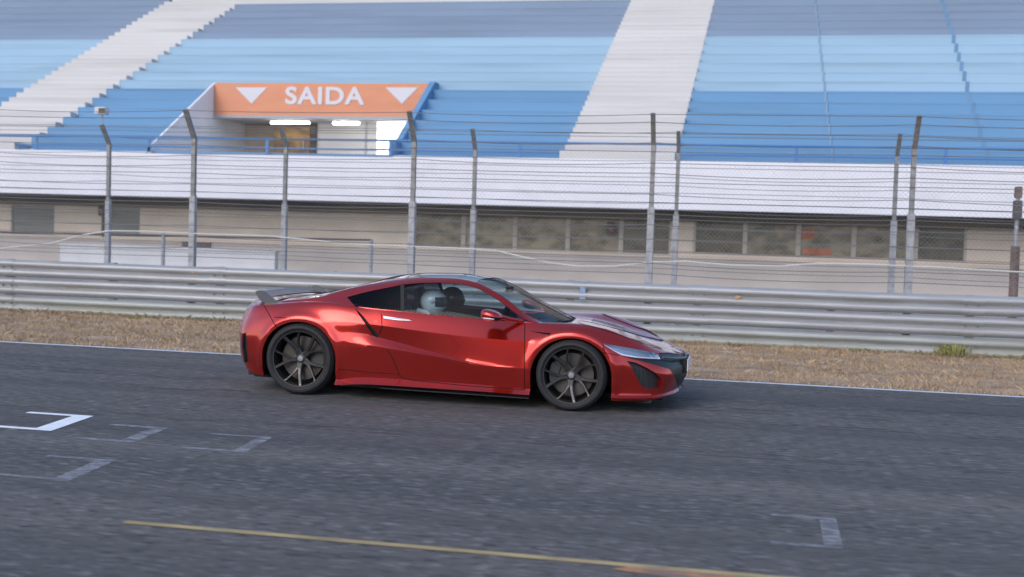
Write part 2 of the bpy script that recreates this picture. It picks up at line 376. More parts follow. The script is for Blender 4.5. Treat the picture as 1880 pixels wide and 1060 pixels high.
for x in np.arange(XA+1.45, XB, 2.0):
    part(MB().box(x-.05, x+.05, GY+.02, GY+.14, -.1, .93), 'post', M['post'], gr)
b0_ = None
for x in np.arange(XA+1.38, XB, 4.0):
    for z0 in (0, .315, .63):
        for dx in (0, .17):
            if b0_ is None:
                b0_ = MB().tube([(0, -.012, 0), (0, -.04, 0)], .016, 8).build('bolt', M['post_dark'], gr); o = b0_
            else: o = b0_.copy(); COL.objects.link(o)
            o.location = (x+dx-gr.location.x, 0, z0+.155)
P = on_y(1070, 528, GY-.085)
part(MB().prism([(GY-.09, .64), (GY-.094, .64), (GY-.094, .91), (GY-.09, .91)], 'x', P[0]-.045, P[0]+.045), 'blue_marker', M['blue_mark'], gr)
for px, py in ((355, 499), (1355, 546)):
    P = on_y(px, py, GY-.085); part(MB().box(P[0]-.04, P[0]+.04, GY-.100, GY-.086, P[2]-.025, P[2]+.025), 'reflector', M['reflector'], gr, bevel=.005)

# ------------------------------------------------------------------ catch fences
def catch_fence(Y, x_first, n, pitch, zb, zt, bend, label, jit):
    root = empty('catch_fence', (x_first, Y, 0)); tag(root, label, 'fence')
    posts = [x_first+i*pitch for i in range(n)]
    for i, x in enumerate(posts):
        lean = jit[i % len(jit)]
        mb = MB(); s = .035
        mb.box(x-.055, x+.055, Y-.05, Y+.05, -.05, 2.12, 0)
        part(mb, 'lower_post', M['post'], root, bevel=.008)
        mb = MB()
        pr = [(Y-.04, 2.10), (Y+.035, 2.10), (Y+.035, zb), (Y+.035-bend, zt+.02), (Y-.04-bend, zt), (Y-.04, zb-.02)]
        vs = [(x-s, y, z) for y, z in pr]+[(x+s, y, z) for y, z in pr]; nn = len(pr)
        mb.add(vs, [(k, (k+1) % nn, nn+(k+1) % nn, nn+k) for k in range(nn)]+[(0, 1, 2, 5), (5, 2, 3, 4), (nn+0, nn+5, nn+2, nn+1), (nn+5, nn+4, nn+3, nn+2)])
        o = part(mb, 'upper_post', M['post_dark'], root)
        o.rotation_euler = (0, 0, 0)
    zs = [1.08, 1.24, 1.42, 1.62, 1.85, 2.02, 2.2, 2.33, 2.52, 2.66, 2.82, 3.0, 3.14]
    for z in zs:
        mb = MB()
        for i in range(n-1):
            x0, x1 = posts[i], posts[i+1]; sag = random.choice([.0, .01, .015, .03, .05]); dz0 = 0
            pts = [(x0+(x1-x0)*t, Y-.05, z-sag*4*t*(1-t)) for t in np.linspace(0, 1, 9)]
            mb.tube(pts, .0058, 5, cap=False)
        part(mb, 'wire', M['wire'], root, recalc=False)
    for fr in (.35, .72, .97):
        mb = MB(); yy = Y-.05-bend*fr; zz = zb+(zt-zb)*fr
        for i in range(n-1):
            sag = random.choice([0, .02, .04])
            mb.tube([(posts[i]+pitch*t, yy, zz-sag*4*t*(1-t)) for t in np.linspace(0, 1, 7)], .0058, 5, cap=False)
        part(mb, 'wire', M['wire'], root, recalc=False)
    # chain link
    mb = MB(); x0, x1 = posts[0], posts[-1]; z0, z1 = .98, 3.05; hgt = z1-z0; st = .075; r = .0012
    vs = []; fs = []
    for dirn in (1, -1):
        k = x0-hgt
        while k < x1+hgt:
            a = (k, z0); b2 = (k+dirn*hgt, z1)
            aa = len(vs)
            for (px, pz) in (a, b2):
                for c in range(3):
                    an = 2*math.pi*c/3; vs.append((px+math.cos(an)*r*dirn*.7, Y-.056+math.sin(an)*r, pz-math.cos(an)*r*.7))
            for c in range(3): fs.append((aa+c, aa+(c+1) % 3, aa+3+(c+1) % 3, aa+3+c))
            k += st
    mb.add(vs, fs); part(mb, 'chain_link', M['mesh'], root, recalc=False)
    return root
catch_fence(17.84, -9.2-4*3.93, 11, 3.93, 3.12, 3.56, .34, 'nearer catch fence with cranked tops right behind the guard rail', (0,))
catch_fence(21.54, -13.05-3*3.97, 11, 3.97, 3.30, 3.66, .30, 'farther catch fence with cranked tops between guard rail and grandstand', (0,))
# pale loose cable strung along the nearer fence
pts = [(-60, 462), (0, 456), (90, 448), (150, 432), (200, 424), (270, 425), (350, 429), (500, 434), (640, 448), (760, 453), (860, 457), (910, 460), (960, 472), (1010, 483), (1060, 489), (1130, 489), (1200, 481), (1260, 480), (1340, 487), (1430, 489), (1500, 484), (1600, 486), (1740, 492), (1880, 500), (1960, 505)]
P = [on_y(x, y, 17.80) for x, y in pts]
tag(MB().tube(P, .013, 6).build('cable', M['cable']), 'loose pale cable running in waves along the nearer catch fence', 'cable')
# small box on a rod above the rear fence's leftmost visible post
P = on_y(187, 204, 21.25); r0 = empty('floodlight', P-np.array([0, 0, .35])); tag(r0, 'small pale box lamp on a rod above the farther fence', 'lamp')
part(MB().box(P[0]-.13, P[0]+.13, P[1]-.08, P[1]+.08, P[2]-.075, P[2]+.075), 'housing', M['portal_white'], r0, bevel=.012)
part(MB().box(P[0]-.02, P[0]+.12, P[1]-.095, P[1]-.081, P[2]-.05, P[2]+.05), 'lens', M['soffit'], r0)
part(MB().tube([(P[0], P[1]+.02, P[2]-.35), (P[0], P[1]+.02, P[2]-.07)], .015, 8), 'rod', M['post'], r0)
# handrail in the yard
hr = empty('handrail', (-11, 26, 0)); tag(hr, 'dark pipe handrail standing behind both catch fences', 'handrail')
a = on_y(-60, 430, 26); b_ = on_y(682, 441, 26)
part(MB().tube([(a[0]-6, 26, a[2]), tuple(b_), ], .025, 8), 'top_pipe', M['dark_pipe'], hr)
for px in (682, 300, -60):
    P = on_y(px, 436, 26); part(MB().tube([(P[0], 26, 0), (P[0], 26, b_[2])], .05, 8), 'leg', M['post'], hr)
# pale low wall
a = on_y(110, 447, 30); b_ = on_y(505, 461, 30)
lw = empty('low_wall', ((a[0]+b_[0])/2, 30, 0)); tag(lw, 'pale low wall in front of the grandstand, left of the handrail end', 'wall')
part(MB().box(a[0], b_[0], 30, 30.25, 0, a[2]-.06), 'wall_body', M['white_low'], lw, bevel=.01)
part(MB().box(a[0]-.03, b_[0]+.03, 29.96, 30.29, a[2]-.058, a[2]), 'coping', M['white_low'], lw, bevel=.01)
# rusty post at the right edge
P = on_y(1870, 345, 23.5); q = P[0]
rp_ = empty('rusty_post', (q, 23.5, 0)); tag(rp_, 'thick rusty brown post with bracket at the right edge', 'post')
part(MB().tube([(q, 23.5, 0), (q, 23.5, 1.72)], .085, 10), 'pole', M['rust_post'], rp_)
part(MB().tube([(q, 23.5, 1.72), (q, 23.5, P[2]-.2)], .04, 8), 'upper_pole', M['post'], rp_)
part(MB().box(q-.07, q+.07, 23.4, 23.6, P[2]-.62, P[2]-.25), 'junction_box', M['dark_box'], rp_, bevel=.01)
part(MB().box(q-.06, q+.06, 23.42, 23.58, P[2]-.2, P[2]+.02), 'bracket', M['rust_post'], rp_, bevel=.01)

# ------------------------------------------------------------------ grandstand
GS = empty('grandstand', (-6, 33, 0)); tag(GS, 'blue terraced grandstand with white stairways and white front parapet', 'grandstand')
def gpart(mb, name, mtl, **k): return part(mb, name, mtl, GS, **k)
RISE, TREAD, Z0R, Y0R = .425, .708, 4.05, 33.1
zk = lambda k: Z0R+RISE*k
yk = lambda k: Y0R+TREAD*k
def lin(a, b2, z): return a[0]+(b2[0]-a[0])*(z-a[1])/(b2[1]-a[1])
def s1l(z): return lin((-26.75, 4.0), (-25.05, 11.3), z)
def s1r(z): return lin((-23.44, 4.1), (-21.5, 11.3), z)
def s2l(z): return lin((-5.27, 4.0), (-4.51, 11.26), z)
def s2r(z): return lin((-1.86, 4.0), (-1.22, 11.2), z)
VL, VR, VK = -18.62, -10.62, 6
GX0, GX1 = -42., 20.
tiers = {'lower_tier': (1, 6, M['lower_blue']), 'middle_tier': (7, 12, M['mid_blue']), 'upper_tier': (13, 21, M['slate'])}
JX = 2.68
for nm, (k0, k1, mtl) in tiers.items():
    blocks = {}
    for k in range(k0, k1+1):
        z = zk(k); y = yk(k)
        segs = {0: (GX0, s1l(z)), 1: (s1r(z), s2l(z)), 2: (s2r(z), JX-.004), 3: (JX+.004, GX1)}
        if k <= VK: segs = {0: (GX0, s1l(z)), 4: (s1r(z), VL-.07), 5: (VR+.2, s2l(z)), 2: (s2r(z), JX-.004), 3: (JX+.004, GX1)}
        for si, (xa, xb) in segs.items():
            if k > 17 and xa > -30 and xb < -3: continue
            dz = .014 if xa > JX else 0
            # riser block with a small nosing so each row shows its edge
            blocks.setdefault(si, MB()).prism([(y, z-RISE-.03), (y, z-.05), (y-.008, z-.047), (y-.008, z+dz), (y+TREAD+.02, z+dz), (y+TREAD+.02, z-RISE-.03)], 'x', xa, xb)
    for mb in blocks.values(): gpart(mb, nm, mtl)
for (fl, fr) in ((s1l, s1r), (s2l, s2r)):
    mb = MB()
    for k2 in range(2, 36):
        z = Z0R+RISE*k2/2; y = Y0R+TREAD*k2/2-.016
        xa, xb = fl(z)+.002, fr(z)-.002
        mb.prism([(y, z-.30), (y, z-.03), (y-.004, z-.027), (y-.004, z), (y+.75, z), (y+.75, z-.30)], 'x', xa, xb)
    mb.prism([(33.02, 3.7), (33.02, 4.25), (33.9, 4.25), (33.9, 3.7)], 'x', fl(4.1), fr(4.1))
    gpart(mb, 'stairway', M['stair_white'])
# crown wall above the middle section
gpart(MB().box(-30.6, GX1, 48.4, 48.8, 10, 14.5), 'back_wall', M['stair_white'])
gpart(MB().box(s1l(11.3)-.05+.55, s2l(11.3)+.3, 45.35, 45.6, 11.1, 13.5), 'crown_wall', M['stair_white'])
# walkway, parapet, soffit, ground floor wall
gpart(MB().box(GX0, GX1, 33.25, 33.95, 3.6, 4.05), 'walkway', M['lower_blue'])
gpart(MB().box(GX0, VL-.07, 33.0, 33.249, 2.57, 4.0).box(VL-.07, VR+.2, 33.0, 33.249, 2.57, 3.95).box(VR+.2, GX1, 33.0, 33.249, 2.57, 4.0), 'parapet', M['parapet'])
gpart(MB().box(GX0, GX1, 33.26, 35.3, 2.60, 2.9), 'soffit', M['soffit'])
gpart(MB().box(GX0, GX1, 34.6, 34.98, 2.27, 2.598), 'soffit_beam', M['soffit'])
# ground-floor wall with real openings: piers and bands
wins = [(-24.95, -23.25, 1.2, 2.25, 'shutter', 1), (-21.4, -20.0, 1.26, 2.25, 'shutter', 1), (-10.35, -1.98, 1.2, 2.33, 'pane', 5), (-1.3, 6.68, 1.28, 2.33, 'pane', 7)]
gpart(MB().box(GX0, GX1, 35.0, 35.3, -.05, 1.2), 'wall_base', M['wall_base'])
mb = MB(); xs = GX0
mb.box(GX0, GX1, 35.0, 35.3, 2.33, 2.6)
for (xa, xb, za, zb_, _, _) in wins:
    mb.box(xs, xa, 35.0, 35.3, 1.2, 2.33); xs = xb
    if za > 1.2: mb.box(xa, xb, 35.0, 35.3, 1.2, za)
    if zb_ < 2.33: mb.box(xa, xb, 35.0, 35.3, zb_, 2.33)
mb.box(xs, GX1, 35.0, 35.3, 1.2, 2.33)
gpart(mb, 'ground_floor_wall', M['beige'])
# rooms behind the glass
mb = MB(); mb.box(-30, 12, 39.0, 39.1, 0, 2.6).box(-30, 12, 35.31, 39.0, -.04, .0)
gpart(mb, 'back_room_wall', M['beige'])
pxm = {2: [756, 850, 945, 1042, 1140, 1232], 3: [1273, 1368, 1466, 1568, 1682, 1775]}
for wi, (xa, xb, za, zb_, kind, n) in enumerate(wins):
    edges = [xa, xb] if wi < 2 else [float(on_y(p, 440, 35.0)[0]) for p in pxm[wi]]
    edges[0] = xa; edges[-1] = xb
    for i in range(len(edges)-1):
        a0, a1 = edges[i], edges[i+1]; t = .07 if kind == 'pane' else .04
        fr = MB(); fr.box(a0+.002, a0+t, 35.03, 35.12, za, zb_).box(a1-t, a1-.002, 35.03, 35.12, za, zb_).box(a0+t+.001, a1-t-.001, 35.03, 35.12, za+.002, za+.05).box(a0+t+.001, a1-t-.001, 35.03, 35.12, zb_-.06, zb_-.002)
        f = gpart(fr, 'window', M['frame_beige'])
        mm = M['shutter'] if kind == 'shutter' else (M['pane_dark'] if (i in (0, 4) and wi == 3) or (wi == 2 and i == 4) else M['pane'])
        pn = MB().box(a0+t, a1-t, 35.07, 35.08, za+.05, zb_-.06).build('pane', mm, f); pn.data.transform(Matrix.Translation(-GS.location))
gpart(MB().box(GX0, GX1, 34.93, 34.999, 1.135, 1.18), 'sill_band', M['beige'])
P = on_y(1500, 458, 35.03)
gpart(MB().box(P[0]-.42, P[0]+.42, 35.045, 35.068, P[2]-.16, P[2]+.02).box(P[0]-.45, P[0]-.1, 35.045, 35.068, P[2]+.3, P[2]+.62), 'window_poster', M['red_item'])
P = on_y(360, 449, 34.95); gpart(MB().box(P[0]-.52, P[0]+.52, 34.95, 34.999, P[2]-.09, P[2]+.09), 'vent_grille', M['dark_box'])
# blue crowd rail along the parapet top
mb = MB()
for z in (4.47, 4.18): mb.tube([(GX0, 33.12, z), (GX1, 33.12, z)], .033 if z > 4.3 else .027, 8)
rl = gpart(mb, 'crowd_rail', M['rail_blue'])
for i in range(14):
    p = MB().box(-38.9+i*4.05-.045, -38.9+i*4.05+.045, 33.1, 33.14, 4.0, 4.45).build('rail_post', M['rail_blue'], rl); p.data.transform(Matrix.Translation(-GS.location))
# expansion joints on the right-hand tiers
M['joint'] = mat('joint_stain', (.205, .32, .455), .8, 0, .08, 2)
ja, jb = float(on_y(1818, 296, 33.3)[0]), float(on_y(1729, 5, 45.2)[0])
M['joint_dark'] = mat('dark_joint_stain', (.13, .25, .40), .8, 0, .1, 2)
for wv, fx, jm in ((.026, lambda k: JX-.05, 'joint'), (.06, lambda k: lin((ja, 4.1), (jb, 11.3), zk(k)), 'joint_dark')):
    vs = []
    for k in range(1, 19):
        z = zk(k); y = yk(k)-.014; x = fx(k)
        for (yy, zz) in ((y, z-RISE+.016), (y, z+.016)): vs += [(x-wv, yy, zz), (x+wv, yy, zz)]
    mb = MB().add(vs, [(2*i, 2*i+1, 2*i+3, 2*i+2) for i in range(len(vs)//2-1)])
    gpart(mb, 'expansion_joint', M[jm], recalc=False)
# exit portal cut into the lower tier
mb = MB(); FY = 37.62
mb.prism([(33.1, 3.6), (33.1, 4.16), (FY, 6.86), (40.4, 6.86), (40.4, 3.6)], 'x', VL-.069, VL)
gpart(mb, 'portal_cheek', M['cheek_white'])
gpart(MB().prism([(33.3, 3.6), (33.3, 4.47), (33.75, 4.47), (FY, 6.92), (40.4, 6.92), (40.4, 3.6)], 'x', VR, VR+.199), 'portal_cheek', M['lower_blue'])
gpart(MB().box(VL+.001, VR-.001, FY+.02, 40.4, 5.62, 6.80), 'portal_roof', M['portal_white'])
gpart(MB().box(VL+.001, VR-.001, 40.2, 40.4, 3.6, 5.615), 'portal_back_wall', M['beige'])
gpart(MB().box(VL+.001, VR-.001, 33.96, 40.19, 3.7, 3.95), 'portal_floor', M['concrete'])
a = on_y(582, 250, 39.2); b_ = on_y(690, 250, 39.2)
gpart(MB().box(a[0], b_[0], 39.2, 39.35, 3.95, 5.61), 'partition', M['stair_white'])
P = on_y(672, 250, 38.8); gpart(MB().tube([(P[0], 38.8, 3.95), (P[0], 38.8, 5.615)], .05, 8), 'portal_pillar', M['trim_grey'])
a = on_y(503, 250, 39.3); b_ = on_y(569, 250, 39.3)
dr = gpart(MB().box(a[0], b_[0], 39.3, 39.36, 3.95, 5.45), 'door', M['brown_door'])
h_ = MB().box(b_[0]-.25, b_[0]-.2, 39.24, 39.29, 4.7, 4.95).build('handle', M['trim_grey'], dr); h_.data.transform(Matrix.Translation(-GS.location))
P = on_y(575, 250, 39.1); gpart(MB().box(P[0]-.11, P[0]+.11, 39.1, 39.19, 3.95, 5.615), 'door_jamb', M['dark_col'])
a = on_y(692, 250, 38.6); gpart(MB().box(a[0], VR-.01, 38.6, 38.66, 3.95, 5.61), 'lit_doorway', M['lit_panel'])  # glowing panel stands in for lamplight on a white wall and doorway
# portal ceiling lamp, plus an added tube standing in for a blurred reflection
for px0, px1, lab in ((498, 568, 'lit tube lamp over the brown door in the exit portal'), (612, 660, 'added glowing tube for the reflection over the white partition in the exit portal')):
    a = on_y(px0, 209, 38.3); b_ = on_y(px1, 209, 38.3); z = 5.62 
    r0 = empty('ceiling_lamp', ((a[0]+b_[0])/2, 38.3, z)); tag(r0, lab, 'lamp', 'ceiling lamps in the exit portal')
    part(MB().box(a[0]-.02, b_[0]+.02, 38.24, 38.36, z-.04, z-.002), 'fitting', M['portal_white'], r0)
    part(MB().tube([(a[0], 38.3, z-.10), (b_[0], 38.3, z-.09)], .045, 10), 'tube', M['lamp'], r0)
# exit sign
a = on_y(403, 152, FY); b_ = on_y(812, 206, FY); zt, zb_ = 6.84, 5.62
es = empty('exit_sign', ((VL+VR)/2, FY, zb_)); tag(es, 'orange SAIDA exit sign with two white triangles above the portal', 'sign')
part(MB().box(VL+.02, VR-.02, FY-.10, FY+.01, zb_+.07, zt), 'panel', M['orange_sign'], es)
part(MB().box(VL+.02, VR-.02, FY-.13, FY+.01, zb_-.03, zb_+.069), 'lower_trim', M['trim_grey'], es)
for pts in (((433, 161), (491, 161), (462, 191)), ((708, 161), (768, 161), (738, 191))):
    q = [on_y(*p, FY-.10) for p in pts]; part(MB().prism([(float(p[0]), float(p[2])) for p in q], 'y', FY-.116, FY-.102), 'triangle', M['sign_white'], es)
cu = bpy.data.curves.new('t', 'FONT'); cu.body = 'SAIDA'; cu.size = 1; cu.extrude = .01; cu.offset = .028; cu.space_character = 1.08
to = bpy.data.objects.new('t', cu); COL.objects.link(to); bpy.context.view_layer.update()
me = bpy.data.meshes.new_from_object(to.evaluated_get(bpy.context.evaluated_depsgraph_get())); bpy.data.objects.remove(to)
co = np.array([v.co[:] for v in me.vertices]); mn, mx = co.min(0), co.max(0)
a = on_y(524, 192, FY-.1); b_ = on_y(670, 160, FY-.1)
for v in me.vertices:
    x, y, z = v.co; v.co = (a[0]+(x-mn[0])/(mx[0]-mn[0])*(b_[0]-a[0])-es.location.x, FY-.112-z-es.location.y, a[2]+(y-mn[1])/(mx[1]-mn[1])*(b_[2]-a[2])-es.location.z)
me.materials.clear(); me.materials.append(M['sign_white']); bm = bmesh.new(); bm.from_mesh(me); bmesh.ops.recalc_face_normals(bm, faces=bm.faces[:]); bm.to_mesh(me); bm.free()
me.name = 'lettering'; link_mesh('lettering', me, es)
# boxes on the ground-floor wall
for (px, py), lab in (((187, 386), 'small dark box with red centre beside the left shuttered window'), ((1122, 419), 'small dark box with red centre on the middle window strip')):
    P = on_y(px, py, 34.85); r0 = empty('wall_box', P); tag(r0, lab, 'wall box', 'dark boxes on the grandstand wall')
    part(MB().box(P[0]-.13, P[0]+.13, 34.8, 34.92, P[2]-.2, P[2]+.2), 'case', M['dark_box'], r0, bevel=.03)
    part(MB().lathe([(0, -.015), (.06, -.015), (.07, 0)], (P[0], 34.79, P[2]-.03), 'y', 16), 'red_lens', M['red_dot'], r0)
    part(MB().box(P[0]-.02, P[0]+.02, 34.92, 34.999, P[2]-.03, P[2]+.03), 'bracket', M['post'], r0)
    if px < 300: part(MB().box(P[0]-.05, P[0]+.02, 34.92, 34.99, 1.2, P[2]-.2), 'conduit', M['soffit'], r0)
# weeds at the rail foot
def weed(px, py, hgt, n, label):
    P = on_ground(px, py); x, y = float(P[0]), min(float(P[1]), GY-.16); mb = MB()
    for i in range(n):
        a = random.uniform(0, 6.28); l = random.uniform(.4, 1)*hgt; sp = random.uniform(.1, .9)*hgt
        bx, by = x+random.gauss(0, hgt*.5), y+random.uniform(-.12, .05)
        tx, ty, tz = bx+math.cos(a)*sp, by+math.sin(a)*sp*.5, l
        wv = Vector((-math.sin(a), math.cos(a), .2))*random.uniform(.008, .022)
        mid = Vector(((bx+tx)/2, (by+ty)/2, tz*.7)); t = Vector((tx, ty, tz)); b0 = Vector((bx, by, .0))
        mb.add([b0, mid-wv, t, mid+wv], [(0, 1, 2, 3)])
    tag(mb.build('weed', M['green'], recalc=False), label, 'weed', 'green weeds at the foot of the guard rail')
weed(1728, 650, .24, 90, 'largest green weed clump at the right foot of the guard rail')
weed(1565, 645, .11, 22, 'small green weed clump left of the largest weed')
weed(250, 590, .10, 50, 'low green weed clump at the left foot of the guard rail')

# ------------------------------------------------------------------ the pit side behind the camera (mirrored in the car's flank)
pb = empty('pit_building', (-4, -20, 0)); tag(pb, 'long pale pit building facing the grandstand across the track', 'building')
PY = -20.
part(MB().box(-70, 60, PY-8, PY, 0, 3.6), 'garage_wall', M['beige'], pb)
part(MB().box(-70, 60, PY-.6, PY+.8, 3.6, 4.1), 'roof_fascia', M['stair_white'], pb)
for i in range(14): part(MB().box(-66+i*9, -60.5+i*9, PY+.002, PY+.04, 0.1, 3.2), 'garage_door', M['shutter'], pb)
pw = MB().box(-80, 70, -3.2, -2.9, 0, 1.05).box(-80, 70, -3.24, -2.86, 1.05, 1.12).build('pit_wall', M['white_low']); tag(pw, 'low pale pit wall beside the near edge of the track', 'wall')
# ================================================================== the car
# local frame: +x forward, y to its left (the flank facing the camera is y<0), z up; w is the half width
CX0, CY0 = -2.717, 10.945
CL = np.array([-CX0, -CY0, CAM_H])
car = empty('sports_car', (CX0, CY0, 0)); tag(car, 'low red two door sports coupe driving along the track', 'car')
def c2(x, y, w_):   # pixel -> car frame on the plane at half width w_
    P = on_y(x, y, CY0-w_); return Vector((P[0]-CX0, -w_, P[2]))
def pchip(xs, ys, q):
    xs = np.array(xs, float); ys = np.array(ys, float); h = np.diff(xs); d = np.diff(ys)/h; mth = np.zeros(len(xs))
    mth[0], mth[-1] = d[0], d[-1]
    for i in range(1, len(xs)-1):
        if d[i-1]*d[i] > 0:
            w1, w2 = 2*h[i]+h[i-1], h[i]+2*h[i-1]; mth[i] = (w1+w2)/(w1/d[i-1]+w2/d[i])
    i = np.clip(np.searchsorted(xs, q)-1, 0, len(h)-1); t = (q-xs[i])/h[i]; t2, t3 = t*t, t*t*t
    return (2*t3-3*t2+1)*ys[i]+(t3-2*t2+t)*h[i]*mth[i]+(-2*t3+3*t2)*ys[i+1]+(t3-t2)*h[i]*mth[i+1]
def smooth_u(A, sig):
    k = np.arange(-3*sig, 3*sig+1); g_ = np.exp(-.5*(k/sig)**2); g_ /= g_.sum()
    P = np.concatenate([2*A[:1]-A[1:3*sig+1][::-1], A, 2*A[-1:]-A[-3*sig-1:-1][::-1]])
    return np.array([np.convolve(P[:, j], g_, 'valid') for j in range(A.shape[1])]).T
def surface(rows, sharp, us, per, sig=3):
    """rows of control points (u, x, w, z) from bottom to top -> dense grid (len(us), nrow_samples, 3) holding (x, w, z)"""
    C = []
    for r in rows:
        r = sorted(r); u = [p[0] for p in r]
        A = np.stack([pchip(u, [p[j] for p in r], us) for j in (1, 2, 3)], 1)
        if sig: 
            e0, e1 = A[0].copy(), A[-1].copy(); A = smooth_u(A, sig)
        C.append(A)
    C = np.array(C)                       # nrow, nu, 3
    S = np.array([[s(u) if callable(s) else s for u in us] for s in sharp])   # nrow, nu
    n = len(C); D = np.maximum(np.linalg.norm(np.diff(C, axis=0), axis=2), 1e-4); sl = np.diff(C, axis=0)/D[..., None]
    out = []
    for k in range(n-1):
        def tang(i, side):
            own = sl[k]
            if i == 0: return sl[0]
            if i == n-1:
                t = sl[n-2].copy(); 
                return t
            a, b2 = D[i-1][:, None], D[i][:, None]
            mth = (sl[i-1]*a+sl[i]*b2)/(a+b2)
            return mth*(1-S[i])[:, None]+own*S[i][:, None]
        m0, m1 = tang(k, 0), tang(k+1, 1); h = D[k][:, None]
        for t in np.linspace(0, 1, per+1)[:-1]:
            t2, t3 = t*t, t*t*t
            out.append((2*t3-3*t2+1)*C[k]+(t3-2*t2+t)*h*m0+(-2*t3+3*t2)*C[k+1]+(t3-t2)*h*m1)
    out.append(C[-1])
    return np.array(out).transpose(1, 0, 2)
def sm(a, b2, x): 
    t = min(1, max(0, (x-a)/(b2-a))); return t*t*(3-2*t)
def bandf(a0, a1, b0, b1, hi, lo=.0): return lambda u: lo+(hi-lo)*sm(a0, a1, u)*(1-sm(b0, b1, u))
U = lambda pts: [(p[0], *p[1:]) if len(p) == 4 else (p[0], p[0], p[1], p[2]) for p in pts]
